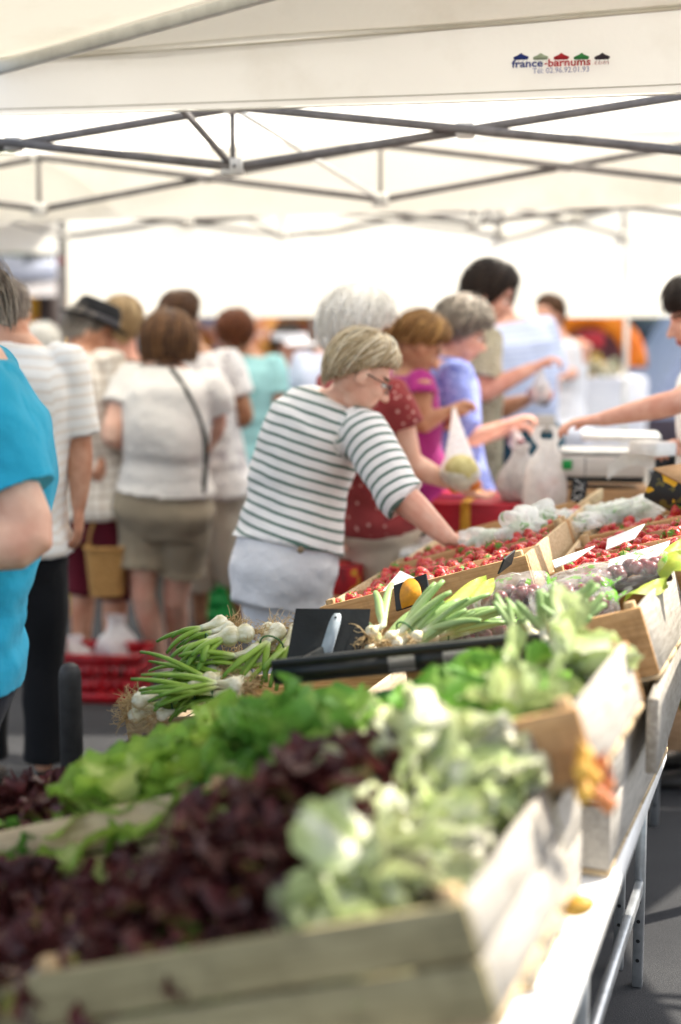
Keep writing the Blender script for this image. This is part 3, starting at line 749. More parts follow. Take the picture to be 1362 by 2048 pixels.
for i, (x, y, z, a) in enumerate([(-.32, .07, -.06, 4), (-.05, .09, -.06, 178), (-.31, .16, -.04, 8), (-.05, .20, -.03, 172), (-.30, .24, -.03, 2), (-.05, .30, -.01, 178), (-.29, .33, -.02, 8), (-.04, .38, .01, 172), (-.26, .42, -.02, 2), (-.03, .45, .03, 178), (-.06, .44, .05, 176), (-.28, .12, .0, 10), (-.27, .27, .0, 6), (-.25, .37, .02, 6), (-.05, .25, -.01, 176), (-.05, .15, -.02, 178), (.0, .44, .06, 178), (-.02, .43, .095, 175), (.02, .41, .03, 179), (-.10, .44, .06, 178), (-.13, .42, .03, 174)]):
    ax = C1.x * math.cos(R(a)) + C1.u * math.sin(R(a)) * .6 + C1.n * rng.uniform(-.02, .12)
    put_lettuce('trev' if i % 3 else 'pale', C1.pt(x, y, z), C1.u, ax, L2, ROW, .88)
for x, y, z in ((-.05, .43, -.05), (-.04, .38, -.06), (-.13, .43, -.05)):
    put_lettuce('pale', C1.pt(x, y, z), C1.x, C1.n + C1.x * rng.uniform(-.3, .2) - C1.u * .3, L2, ROW, .5)
L3 = 'green curly lettuce packed in the crate with the grey side'
fill(C2, 'bat', fs(-.55, -.22, 4), (.09, .20), -.075, L3, .95)
fill(C2, 'bat', fs(-.55, -.26, 4), (.32,), -.10, L3, .95)
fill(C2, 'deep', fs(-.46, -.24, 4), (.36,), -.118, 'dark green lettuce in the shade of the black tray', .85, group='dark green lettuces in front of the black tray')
fill(C2, 'pale', (-.17,), (.10, .2), -.13, L3, .75)
LB = 'long bright green lettuce laid over the right side board'
for i, (x, y, z, a) in enumerate([(-.19, .40, -.035, 8), (-.26, .32, -.06, 2), (-.24, .24, -.07, 4), (-.26, .15, -.09, 2)]):
    put_lettuce('pale', C2.pt(x, y, z), C2.u, C2.x * math.cos(R(a)) + C2.u * math.sin(R(a)) + C2.n * .25, LB, 'long lettuces laid over the right side board', .8)
L4 = 'large bright green lettuce at the right end of the left crate'
fill(C2L, 'lime', (-.18, -.06), (.09, .19, .29), -.07, L4, .82, lean=.3)
fill(C2L, 'bat', (-.14, -.02), (.37,), -.10, 'pale green lettuce behind the large bright green heads', .9)
fill(C2L, 'oak', fs(-.5, -.32, 2), (.12, .24, .36), -.09, 'small dark red lettuce at the left end of the left crate', .9)
fill(C2L, 'bat', (-.48, -.38), (.04,), -.09, 'light green leafy lettuce at the front left corner of the left crate', .6)
# black tray with spring onions -------------------------------------------
def black_tray(P, w, d, h, label, az, tilt):
    F = mkframe(P, az, tilt); root = empty('plastic_tray', P, label, 'tray', None, F.M); t = .006; F.w, F.d, F.h = w, d, h
    for nm, y in (('front_wall', 0),):
        mb = MB(); xs = [-w, -.30, -.245, -.19, -.135, 0]
        mb.box(V(-w / 2, y, -.006), w / 2, t, .008, bev=.002); mb.box(V(-w / 2, y, -h / 2 - .021), w / 2, t * .8, h / 2 - .021, bev=.001)
        for a, b in zip(xs[::2], xs[1::2]): mb.box(V((a + b) / 2, y, -.028), (b - a) / 2, t * .8, .0145)
        obj(nm, mb, BLK, root)
    for x in (0, -w):
        mb = MB(); mb.box(V(x, d / 2, -h * .8), t * .8, d / 2 - t, h * .2, bev=.001); obj('side_wall', mb, BLK, root)
    mb = MB(); mb.box(V(-w / 2, d / 2, -h), w / 2 - t, d / 2 - t, .004); obj('base', mb, BLK, root); return F
C3K = black_tray(Wz(1080, 1268, 1.05), .54, .27, .045, 'black plastic tray with two oval slots holding spring onions', 20, 10)
C3R = crate(V(.60, 2.80, 1.05), .52, .55, .14, 'pine crate of wrapped dark red fruit beside the onions', front=WT, side=WG, slats=1)
C3L = crate(Wz(250, 1440, .72) + mkframe(V(0, 0, 0), 20, 9).x * .55, .55, .42, .13, 'wooden crate under the pile of spring onions', tilt=9)
BG = 'bunches of spring onions on the black tray and the pile'
def bunch(px, py, Y, yaw, elev, roll, seed, label, **k):
    P = W(px, py, Y); X = V(math.cos(R(yaw)) * math.cos(R(elev)), math.sin(R(yaw)) * math.cos(R(elev)), math.sin(R(elev))); Zv = nrm(V(0, 0, 1) - X * X[2]); Yv = np.cross(Zv, X)
    Yv, Zv = Yv * math.cos(R(roll)) + Zv * math.sin(R(roll)), Zv * math.cos(R(roll)) - Yv * math.sin(R(roll))
    return onion_bunch(seed, label=label, group=BG, M=frame(P, X, Yv, Zv), **k)
bunch(790, 1302, 2.98, 36, 22, 0, 1, 'bunch of thick green onion leaves fanning up beside the black price slate', lmat=OL2, nb=8, leafL=.145, fan=.75, rise=.30, droop=.3, thick=1.7, spread=.055, bulb=.016)
bunch(850, 1294, 3.04, 15, 8, 0, 2, 'low bunch of onion leaves behind the fanning bunch, tips to the right', lmat=OL2, nb=5, leafL=.15, fan=.4, rise=.12, droop=.4, thick=1.6, bulb=.018)
bunch(1125, 1284, 2.66, 88, 58, 0, 3, 'upright bunch of pale onion leaves near the pine crate', lmat=OL2, nb=6, leafL=.075, fan=.75, rise=.3, droop=.1, thick=1.6, spread=.05, bulb=.013)
bunch(1060, 1291, 2.70, 120, 40, 0, 13, 'small bunch of onion leaves leaning left behind the black tray', lmat=OL2, nb=3, leafL=.07, fan=.5, rise=.3, droop=.1, thick=1.4, bulb=.012)
bunch(462, 1300, 3.18, 196, -8, 0, 4, 'topmost bunch of the onion pile, white bulbs and tangled roots to the right', nb=7, leafL=.11, fan=.7, rise=-.25, droop=.9, bulb=.019)
bunch(570, 1286, 3.16, 240, -20, 0, 5, 'onion bunch against the left side of the black price slate', nb=6, leafL=.15, fan=.35, rise=-.15, droop=.7, bulb=.019)
bunch(535, 1348, 3.13, 190, -8, 0, 6, 'onion bunch in the middle of the pile, under the topmost bunch', nb=6, leafL=.13, fan=.5, rise=-.1, droop=.6)
bunch(430, 1398, 3.08, 195, -10, 0, 7, 'lowest onion bunch, roots spilling towards the left end of the pile', nb=7, leafL=.10, fan=.4, rise=-.1, droop=.6)
bunch(300, 1436, 3.06, 20, 8, 0, 8, 'onion bunch at the left end of the pile with roots hanging left', nb=7, leafL=.17, fan=.3, rise=.15, droop=.8)
bunch(470, 1403, 3.04, 175, 4, 0, 9, 'onion bunch low in the pile behind the pale green lettuce', nb=7, leafL=.17, fan=.5, rise=.1, droop=.5)
bunch(455, 1358, 3.23, 205, -10, 0, 10, 'onion bunch at the back of the pile, leaves curled over', nb=6, leafL=.12, fan=.8, rise=.0, droop=1.5)
# price slates ----------------------------------------------------------
SLATE = plain('slate_board', '#23272a', '#191c1e', rough=.6, spec=.25, scale=12, bmp=.1); CHALK = plain('chalk', '#d8d8d4', rough=.9, bmp=0); CLIPM = plain('clip_plastic', '#b9c2c8', '#9aa4ab', rough=.4, bmp=.05)
ORG_ = plain('orange_card', '#e09a1e', '#c07d14', rough=.6, scale=40); WHITE = plain('white_card', '#f2f1ee', '#dfddd8', rough=.7, bmp=.05)
def board(corners, name, label, cat, mat, th=.004, group=None):
    tl, tr, br, bl = [np.asarray(c, float) for c in corners]; n = nrm(np.cross(tr - tl, bl - tl)); c0 = (tl + tr + br + bl) / 4
    mb = MB(); mb.rings([np.array([tl, tr, br, bl]) + n * th / 2, np.array([tl, tr, br, bl]) - n * th / 2])
    o = obj(name, mb, mat, None, c0, smooth=False); tag(o, label, cat, group); o_n = n if n[1] < 0 else -n
    return o, o_n, c0, nrm(tr - tl), nrm(tl - bl)
GS = 'black price slates on the stall'
s1, n1, c1, x1, y1 = board([W(592, 1218, 3.07), W(741, 1219, 3.05), W(728, 1345, 2.97), W(569, 1345, 2.99)], 'price_slate', 'large black price slate with a pale plastic clip standing among the spring onions', 'price slate', SLATE, .006, GS)
mb = MB()
cc = W(663, 1275, 3.018) + n1 * .008
pr = [(-.054, .009), (-.05, .0135), (.03, .0125), (.045, .010), (.052, .006)]
Lp = [cc + y1 * a - x1 * b + x1 * a * .12 for a, b in pr] + [cc + y1 * a + x1 * b + x1 * a * .12 for a, b in reversed(pr)]
Lp = np.array(Lp); mb.rings([Lp, Lp + n1 * .004]); obj('clip', mb, CLIPM, s1)
mb = MB(); a = np.linspace(0, 2 * math.pi, 12, endpoint=False); mb.add(cc + y1 * .042 + x1 * .004 + n1 * .0045 + (np.cos(a)[:, None] * x1 + np.sin(a)[:, None] * y1) * .003, [tuple(range(12))]); obj('pin_hole', mb, HOLE, s1)
s2, n2, c2, x2, y2 = board([W(788, 1172, 3.3), W(853, 1148, 3.26), W(862, 1200, 3.2), W(793, 1222, 3.24)], 'price_slate', 'small black price slate carrying an orange half round card', 'price slate', SLATE, .005, GS)
mb = MB(); cc = c2 + n2 * .006 + y2 * -.012
out = [cc + x2 * .029 * math.cos(t) + y2 * (.050 * math.sin(t)) for t in np.linspace(0, math.pi, 14)] + [cc - x2 * .027 - y2 * .03, cc + x2 * .027 - y2 * .03]
out = np.array(out); mb.rings([out, out + n2 * .003]); obj('orange_card', mb, ORG_, s2)
s3, n3, c3, x3, y3 = board([W(1008, 1118, 3.25), W(1030, 1100, 3.4), W(1022, 1128, 3.4), W(996, 1148, 3.25)], 'price_slate', 'small black slate seen almost edge on above the wrapped fruit', 'price slate', SLATE, .004, GS)
s4, n4, c4, x4, y4 = board([W(1146, 958, 4.62), W(1176, 962, 4.6), W(1168, 1012, 4.6), W(1140, 1000, 4.62)], 'price_slate', 'chalk scribbled dark slate standing in front of the scales', 'price slate', SLATE, .005, GS)
mb = MB(); r4 = np.random.RandomState(3)
for k in range(5):
    p = c4 + n4 * .005 + y4 * (.03 - k * .014) - x4 * .016; pts = [p + x4 * .008 * q + y4 * r4.normal() * .005 for q in range(5)]
    mb.tube(pts, .0016, 4, False)
obj('chalk_writing', mb, CHALK, s4)
# wrapped fruit packs ----------------------------------------------------
FRUIT = plain('dark_red_fruit', '#7a1c28', '#4a121c', rough=.35, spec=.5, scale=30, bmp=.1); FILM = film('printed_film', '#f4f4f2', .17, ('#7cc243', 15, .64)); FILMC = film('clear_film', '#f6f6f6', .4)
TRAYM = plain('fruit_tray', '#4a3a38', rough=.5)
def crumple(c, X, Y, Z, seed, amp=.012, nu=30, nv=18, p=.7, freq=45):
    mb = MB(); a = np.linspace(0, 2 * math.pi, nu, endpoint=False); rs = []
    sg = lambda t: np.sign(t) * np.abs(t) ** p
    for k in range(nv):
        ph = -math.pi / 2 + math.pi * (k + .3) / (nv - .4)
        rs.append(c + sg(math.cos(ph)) * (sg(np.cos(a))[:, None] * X + sg(np.sin(a))[:, None] * Y) + sg(math.sin(ph)) * Z)
    rs = np.array(rs); q = rs.reshape(-1, 3); n_ = q - c; n_ /= np.linalg.norm(n_, axis=1)[:, None]
    q = q + n_ * (np.abs(wob(q, freq, seed)) * amp + wob(q, freq * 2.5, seed + 1) * amp * .35)[:, None]
    mb.rings(list(q.reshape(rs.shape))); return mb
GP = 'film wrapped packs of dark red fruit in the pine crate'
def pack(F, x, y, z, yaw, seed, label, sx=.085, sy=.055, sz=.035):
    X = F.x * math.cos(R(yaw)) + F.u * math.sin(R(yaw)); Yv = np.cross(F.n, X); c = F.pt(x, y, z); rs = np.random.RandomState(seed)
    root = empty('fruit_pack', c, label, 'fruit pack', GP, frame(c, X, Yv, F.n))
    mb = MB(); mb.box(V(0, 0, -sz + .010), sx * .92, sy * .92, .010, bev=.004); obj('tray', mb, TRAYM, root)
    for i in range(14):
        mb = MB(); r_ = rs.uniform(.015, .020); p = V(rs.uniform(-sx * .75, sx * .75), rs.uniform(-sy * .7, sy * .7), rs.uniform(-sz * .2, sz * .45)); mb.ell(p, V(r_, 0, 0), V(0, r_, 0), V(0, 0, r_ * .95), 12, 8); obj('fruit', mb, FRUIT, root)
    obj('film', crumple(V(0, 0, 0), V(sx, 0, 0), V(0, sy, 0), V(0, 0, sz * 1.12), seed, .007, 40, 22, .6, 60), FILM, root)
    mb = MB(); P = np.array([[V(sx * .9 + .05 * i / 6, t * sy * (.8 - .3 * math.sin(i / 6 * 3)) , .004 * math.sin(i * 2 + t * 6) + i * .003) for t in np.linspace(-1, 1, 9)] for i in range(7)]); mb.grid(P); obj('film_end', mb, FILM, root)
    return root
PL = ['wrapped dark red fruit with a crumpled green printed end, left in the pine crate', 'wrapped pack at the far right of the pine crate, dark fruit showing through', 'flat wrapped pack in the middle of the pine crate', 'wrapped pack of dark red fruit at the front of the pine crate', 'wrapped pack half hidden behind the fanning onion leaves', 'wrapped pack at the back left of the pine crate', 'wrapped pack at the back of the pine crate under the white label strip']
for i, (x, y, z, yaw) in enumerate([(-.33, .30, .045, 40), (-.06, .34, .03, 10), (-.19, .26, .02, 14), (-.16, .12, .005, 12), (-.40, .16, .0, 30), (-.42, .44, .01, 30), (-.20, .46, .015, 8)]):
    pack(C3R, x, y, z, yaw, 20 + i, PL[i], .088 if i else .085, .055, .042 if i == 0 else .034)
YG = plain('yellow_green_leaf', '#b9c14a', '#8fa83a', rough=.5, trans=.3)
for i, (p0, p1, w_) in enumerate([((880, 1215, 3.05), (975, 1160, 3.25), .022), ((930, 1205, 3.05), (990, 1165, 3.2), .016), ((1250, 1196, 2.95), (1335, 1165, 3.05), .020), ((1300, 1135, 3.15), (1375, 1085, 3.25), .024), ((1340, 1150, 3.05), (1372, 1110, 3.1), .05)]):
    a, b = W(*p0), W(*p1); mb = MB(); sd = nrm(np.cross(b - a, V(0, 0, 1))); P = np.array([[a + (b - a) * t + sd * w_ * q * math.sin(math.pi * (.1 + .85 * t)) + V(0, 0, .012 * math.sin(t * 4 + q * 2)) for q in (-1, -.4, 0, .4, 1)] for t in np.linspace(0, 1, 10)])
    mb.grid(P); tag(obj('leaf_strip', mb, YG, None, a), ['yellow green leaf strip behind the fanning onions, longest one', 'short yellow green leaf strip beside the longest one', 'yellow green leaf lying on the front edge of the pine crate', 'yellow green leaf at the right photo edge, above the pine crate', 'broad yellow green leaf at the right photo edge'][i], 'leaf', 'yellow green leaves around the wrapped fruit')
# strawberry crates -------------------------------------------------------
S0 = Wz(640, 1215, .90)
FL = mkframe(S0, 17.5, 17)
C4A = crate(FL.pt(.55, 0, 0), .55, .66, .11, 'strawberry crate nearest the striped shirt woman, pine rims', az=17.5, tilt=17, front=WT, side=WX, slats=1)
C4B = crate(FL.pt(.55, .68, 0), .55, .66, .11, 'far strawberry crate under the reaching hand', az=17.5, tilt=17, front=WT, side=WX, slats=1)
FRr = mkframe(FL.pt(.585, .03, -.035), 16, 11.5)
C5A = crate(FRr.pt(.46, 0, 0), .46, .6, .11, 'strawberry crate at the right, in front of the black fruit carton', az=16, tilt=15, front=WT, side=WX, slats=1)
C5B = crate(FRr.pt(.46, .62, 0), .46, .75, .11, 'right-hand crate with bags of greens, in front of the scales', az=16, tilt=15, front=WT, side=WX, slats=1)
CARD = plain('cardboard', '#b8926a', '#a07a54', rough=.85, scale=9, bmp=.15, stretch=(1, 1, 6))
def dividers(F, ys, label):
    for i, y in enumerate(ys):
        mb = MB(); P = F.pt(-F.w / 2, y, -.045); mb.box(P, F.w / 2 - .014, .0035, .042, ax=(F.x, F.u, F.n)); tag(obj('card_divider', mb, CARD, None, P), label[i], 'divider', 'card dividers between the strawberries')
dividers(C4A, (.2, .43), ['cardboard divider nearest the front of the left strawberry crate', 'cardboard divider deeper in the left strawberry crate'])
dividers(C5A, (.22, .42), ['cardboard divider nearest the front of the right strawberry crate', 'cardboard divider deeper in the right strawberry crate'])
SG = 'loose ripe strawberries in the four pine crates'
def berries(F, n, label, y0=.03, y1=None, x0=None, x1=-.03):
    y1 = y1 or F.d - .03; x0 = x0 or -F.w + .03
    for _ in range(n): berry(F.pt(rng.uniform(x0, x1), y0 + (y1 - y0) * rng.random() ** 1.25, rng.uniform(-.028, -.002)), label, SG)
HEAP = MB(); BV = np.array([v.co for v in BERRY.vertices]); BF = [tuple(p.vertices) for p in BERRY.polygons]
def heap(F, n, y0=.02, y1=None):
    y1 = y1 or F.d - .02; rs = np.random.RandomState(int(n))
    for _ in range(n):
        q = rs.normal(size=4); q /= np.linalg.norm(q); w_, x_, y_, z_ = q
        Rm = np.array([[1 - 2 * (y_ * y_ + z_ * z_), 2 * (x_ * y_ - z_ * w_), 2 * (x_ * z_ + y_ * w_)], [2 * (x_ * y_ + z_ * w_), 1 - 2 * (x_ * x_ + z_ * z_), 2 * (y_ * z_ - x_ * w_)], [2 * (x_ * z_ - y_ * w_), 2 * (y_ * z_ + x_ * w_), 1 - 2 * (x_ * x_ + y_ * y_)]])
        HEAP.add(BV @ Rm.T * rs.uniform(.7, 1.05) + F.pt(rs.uniform(-F.w + .03, -.03), rs.uniform(y0, y1), rs.uniform(-.045, -.012)), BF)
berries(C4A, 110, 'ripe red strawberry in the near left pine crate')
berries(C4B, 55, 'ripe red strawberry in the crate under the reaching hand', .02, .45)
berries(C5A, 100, 'ripe red strawberry in the right-hand pine crate')
berries(C5B, 22, 'ripe red strawberry in front of the bagged greens', .02, .2)
heap(C4A, 420); heap(C4B, 260, .02, .45); heap(C5A, 330); heap(C5B, 90, .02, .22)
tag(obj('strawberries', HEAP, SM), 'mass of small red strawberries filling the pine crates below the loose ones', 'strawberries', None, 'stuff')
for F, nm in ((C4A, 'near left'), (C4B, 'far left'), (C5A, 'near right'), (C5B, 'far right')):
    mb = MB(); mb.box(F.pt(-F.w / 2, F.d / 2, -.075), F.w / 2 - .014, F.d / 2 - .014, .004, ax=(F.x, F.u, F.n))
    tag(obj('crate_liner', mb, WHITE, None, F.pt(-F.w / 2, F.d / 2, -.075)), 'white paper liner showing in the %s strawberry crate' % nm, 'liner', 'paper liners under the strawberries')
# white price cards
for i, (a, b, c_, d_, Y, lb) in enumerate([((800, 1142), (838, 1160), (800, 1200), (765, 1182), 3.55, 'white card lying among strawberries behind the orange carded slate'),
    ((980, 1118), (1040, 1098), (1012, 1136), (955, 1150), 3.72, 'white card at the divider of the left strawberry crate'),
    ((1215, 1078), (1290, 1048), (1268, 1078), (1212, 1100), 3.6, 'white folded card on the right-hand strawberries'),
    ((1105, 1122), (1190, 1092), (1150, 1120), (1110, 1136), 3.35, 'white card on the rim of the right strawberry crate'),
    ((1220, 1120), (1340, 1082), (1330, 1110), (1214, 1142), 3.27, 'long white label strip above the wrapped fruit packs')]):
    board([W(*a, Y + .05), W(*b, Y + .05), W(*c_, Y), W(*d_, Y)], 'price_card', lb, 'price card', WHITE, .003, 'white cards on the strawberry crates')
# bagged greens
BAGG = film('greens_bag', '#fbfbf9', .52, ('#8fb080', 22, .64), .3); GREEN = plain('packed_greens', '#bccaa8', '#8fa680', rough=.7, scale=60)
GBG = 'plastic bags of packed greens on the far crates'
for i, (px, py, Y, sx, sy, sz, lb) in enumerate([(1078, 1044, 4.2, .06, .08, .035, 'plump bag of greens on the near corner of the red box'), (1040, 1060, 4.05, .05, .07, .03, 'small white bag lying beside the reaching hand'), (970, 1082, 4.15, .07, .05, .025, 'small white packet just beyond the reaching hand'),
     (1195, 1030, 4.35, .13, .07, .022, 'long bag of greens left of the black fruit carton'), (1130, 1050, 4.2, .08, .09, .018, 'flat bag of greens along the pine divider'), (1255, 1022, 4.4, .09, .07, .024, 'bag of greens against the black fruit carton')]):
    c = W(px, py, Y); X = FRr.x; Yv = FRr.u; Zv = FRr.n; root = empty('greens_bag', c, lb, 'bag', GBG)
    o = obj('greens', crumple(c, X * sx * .75, Yv * sy * .75, Zv * sz * .7, 40 + i, .010, 26, 16, .9), GREEN, root); obj('bag_film', crumple(c, X * sx, Yv * sy, Zv * sz, 50 + i, .026, 60, 34, .8, 70), BAGG, root)
# far end of the counter --------------------------------------------------
T2 = table(V(1.42, 6.15, 0), .80, 1.55, .84, 'far trestle table carrying the red box and the scales', (-.1, -1.6), az=17)
T3_ = table(V(1.10, 4.55, 0), .82, 1.30, .74, 'middle trestle table under the strawberry crates', (-.1, -1.2), az=17)
RED = plain('red_card', '#b01f30', '#8f1624', rough=.5, scale=5, bmp=.05); YEL = plain('yellow_band', '#d9a032', rough=.5, bmp=.05)
def abox(c, hx, hy, hz, yaw, name, label, cat, mat, group=None, bev=.004):
    A = R(yaw); u = V(math.sin(A), math.cos(A), 0); v = V(math.cos(A), -math.sin(A), 0); mb = MB(); mb.box(c, hx, hy, hz, ax=(v, u, V(0, 0, 1)), bev=bev)
    return tag(obj(name, mb, mat, None, np.asarray(c) - V(0, 0, hz)), label, cat, group), v, u
rb = Wz(968, 1068, .86); rbx, v_, u_ = abox(rb + V(.0, .17, .06), .165, .20, .055, 12, 'gift_box', 'glossy red box with a yellow band beside the shopping bags', 'box', RED)
mb = MB(); cb = rb + V(.0, .17, .06) - v_ * .03; mb.box(cb + V(0, 0, .0565), .018, .201, .0012, ax=(v_, u_, V(0, 0, 1))); mb.box(cb - u_ * .2015, .018, .0012, .055, ax=(v_, u_, V(0, 0, 1))); obj('band', mb, YEL, rbx)
PBAG = film('carrier_bag', '#f2efec', .78, None, .45); GBAG = film('grey_bag', '#c9c4c2', .85, None, .45); PEACH = plain('peach', '#d98a62', '#b2483c', rough=.6, scale=16); DARKF = plain('plum', '#5a3a40', rough=.4)
def carrier(c, sx, sy, sz, seed, label, mat=PBAG, fruit=PEACH, nf=5, handles=True, group='plastic bags with shopping'):
    c = np.asarray(c, float); root = empty('carrier_bag', c - V(0, 0, sz), label, 'bag', group); rs = np.random.RandomState(seed); mb = MB(); a = np.linspace(0, 2 * math.pi, 36, endpoint=False); rr = []
    for z, k in ((-1, .45), (-.95, .75), (-.8, .95), (-.5, 1.0), (-.1, .92), (.25, .72), (.5, .48), (.68, .36), (.8, .34), (1.0, .42)):
        rr.append(c + V(0, 0, z * sz) + np.cos(a)[:, None] * V(sx, 0, 0) * k + np.sin(a)[:, None] * V(0, sy, 0) * k)
    q = np.array(rr); fl = q.reshape(-1, 3); n_ = fl - c; n_[:, 2] *= .2; n_ /= np.linalg.norm(n_, axis=1)[:, None] + 1e-6; fl = fl + n_ * (wob(fl * V(1, 1, .35), 55, seed) * .011 + wob(fl, 130, seed + 1) * .003)[:, None]
    mb.rings(list(fl.reshape(q.shape)), False); obj('bag_body', mb, mat, root)
    if handles:
        for s in (-1, 1):
            m2 = MB(); P = np.array([[c + V(s * sx * .25 + .012 * q2, .005 * math.sin(t * 5), sz * (.85 + .55 * t)) + V(s * .02 * math.sin(t * 3), 0, 0) for q2 in (-1.3, 0, 1.3)] for t in np.linspace(0, 1, 8)]); m2.grid(P); obj('bag_handle', m2, mat, root)
    if fruit:
        for i in range(nf):
            m3 = MB(); r_ = min(sx, sz) * .34; p = c + V(rs.uniform(-.5, .5) * sx, rs.uniform(-.5, .4) * sy, -sz * .55 + rs.uniform(0, .35) * sz); m3.ell(p, V(r_, 0, 0), V(0, r_, 0), V(0, 0, r_ * .95), 14, 9); obj('fruit', m3, fruit, root)
    return root
carrier(W(1092, 950, 5.05), .075, .07, .125, 61, 'white carrier bag of peaches with tied handles on the red box', fruit=PEACH, nf=6)
carrier(W(1040, 945, 5.2), .085, .08, .10, 62, 'greyish carrier bag slumped left of the white peach bag', GBAG, DARKF, 4, False)
# scales
SCM = plain('scale_casing', '#cfcac4', '#bdb7b0', rough=.45, bmp=.03, scale=4); SCT = plain('scale_plate', '#d9d9d6', '#c4c4c1', rough=.3, metal=.3, bmp=.02); GRN = plain('green_label', '#1f9a4a', rough=.5, bmp=0)
abox(W(1212, 1003, 5.0) + V(0, .12, -.01), .165, .12, .052, 11, 'cardboard_box', 'plain cardboard box the weighing scales stand on', 'box', CARD)
scb = W(1212, 968, 5.0) + V(0, .12, 0); sc_ = empty('weighing_scales', scb, 'grey counter scales with a green square sticker and a flat top plate', 'scales')
A11 = R(9); vx, ux, zx = V(math.cos(A11), -math.sin(A11), 0), V(math.sin(A11), math.cos(A11), 0), V(0, 0, 1)
mb = MB(); mb.box(scb + zx * .012, .15, .10, .010, ax=(vx, ux, zx), bev=.003); obj('scale_foot', mb, BLK, sc_)
mb = MB(); mb.box(scb + zx * .060, .155, .115, .036, ax=(vx, ux, zx), bev=.006); obj('casing', mb, SCM, sc_)
mb = MB(); mb.box(scb + zx * .108 + vx * -.01, .135, .105, .007, ax=(vx, ux, zx), bev=.003); obj('plate', mb, SCT, sc_)
mb = MB(); mb.box(scb + zx * .098 - vx * .01, .05, .05, .006, ax=(vx, ux, zx)); obj('plate_support', mb, BLK, sc_)
mb = MB(); mb.box(scb + zx * .066 - vx * .118 - ux * .1165, .017, .0015, .017, ax=(vx, ux, zx)); obj('sticker', mb, GRN, sc_)
mb = MB(); mb.box(scb + zx * .06 - vx * .055 - ux * .1155, .0015, .001, .034, ax=(vx, ux, zx)); obj('casing_seam', mb, HOLE, sc_)
abox(W(1240, 872, 5.6), .15, .12, .012, 9, 'serving_tray', 'flat pale tray standing behind the scales', 'tray', SCT); abox(W(1240, 905, 5.6) - V(0, 0, .055), .11, .09, .075, 9, 'scale_body', 'second pale counter box behind the scales', 'box', SCM)
# paper sheet and parcel by the seller
mb = MB(); P = np.array([[W(1215 + 95 * t, 930 - 30 * math.sin(t * 2.6) + 30 * q, 4.78 + .02 * q) for q in (0, .35, .7, 1)] for t in np.linspace(0, 1, 12)]); mb.grid(P); tag(obj('paper_sheet', mb, WHITE, None, W(1260, 940, 4.8)), 'curled white paper sheet in front of the scales', 'paper')
abox(W(1305, 897, 4.72), .062, .05, .022, 55, 'paper_parcel', 'small white wrapped parcel at the seller\'s hand', 'parcel', WHITE)
# black fruit carton with yellow fruit pattern
m, nt, out = newmat('printed_black_carton'); v = coords(nt); vo = nd(nt, 'ShaderNodeTexVoronoi'); vo.inputs['Scale'].default_value = 16; nt.links.new(v, vo.inputs['Vector']); k = math_(nt, 'GREATER_THAN', noise(nt, v, 17, 1), .60)
k2 = math_(nt, 'GREATER_THAN', noise(nt, v, 45, 3), .56); col = mix(nt, k2, '#22211f', '#5d5424'); col = mix(nt, k, col, '#d8a51c'); nt.links.new(principled(nt, col, .5, .3), out.inputs[0]); BCART = m
cF = mkframe(W(1382, 985, 4.2), 40, -22); mb = MB(); mb.box(cF.P, .085, .12, .045, ax=(cF.x, cF.u, cF.n), bev=.004); bc = tag(obj('fruit_carton', mb, BCART, None, cF.P), 'tilted black carton printed with yellow fruit at the right edge', 'carton')
mb = MB(); mb.box(cF.P + cF.n * .0475, .087, .122, .0025, ax=(cF.x, cF.u, cF.n)); obj('carton_rim', mb, CARD, bc)
# paper bag / wood piece near the slate
mb = MB(); mb.box(W(1180, 1003, 4.5), .05, .012, .018, ax=(nrm(V(.8, .3, .5)), nrm(V(-.3, 1, 0)), V(0, 0, 1)), bev=.004); tag(obj('wood_scoop', mb, WX, None, W(1180, 1003, 4.5)), 'short pale wooden piece at the foot of the chalked slate', 'wooden piece')
# right edge: boxes, shallots, bits
abox(Wz(1345, 1482, 0) + V(.12, .15, .12), .2, .16, .12, 25, 'cardboard_box', 'brown cardboard box on the ground at the right edge', 'box', CARD)
abox(W(1352, 1450, 4.9) - V(0, 0, 0) + V(.05, 0, 0), .09, .1, .07, 10, 'cardboard_box', 'smaller tan cardboard box leaning by the brown one', 'box', plain('cardboard_tan', '#c9a07a', '#b58b64', rough=.85, stretch=(1, 1, 5)))
STY = plain('white_foam', '#f4f4f2', '#e4e3e0', rough=.6, scale=30, bmp=.1)
abox(DS0.pt(.30, 1.72, .0), .10, .34, .075, 19, 'foam_box', 'bright white foam box right of the wrapped fruit', 'box', STY, None, .012)
C3S = support(DS0.pt(-.01, 1.0, -.06) * V(1, 1, 0) + V(0, 0, .86), .26, .85, .245, 'upturned crate under the wrapped fruit, bleached slats')
mb = MB(); q0, q1 = Wz(1295, 1500, .82), Wz(1362, 1310, .82); dq = nrm(q1 - q0); mb.box((q0 + q1) / 2 + dq * .1, .012, .42, .075, ax=(np.cross(dq, V(0, 0, 1)), dq, V(0, 0, 1)), bev=.003); tag(obj('wood_plank', mb, WG, None, (q0 + q1) / 2), 'bleached wooden plank leaning along the right side of the stall', 'plank')
SHAL = plain('shallot', '#d9925a', '#b4523f', rough=.4, scale=18, bmp=.1); YON = plain('yellow_onion', '#dcae50', '#b98432', rough=.4, scale=14)
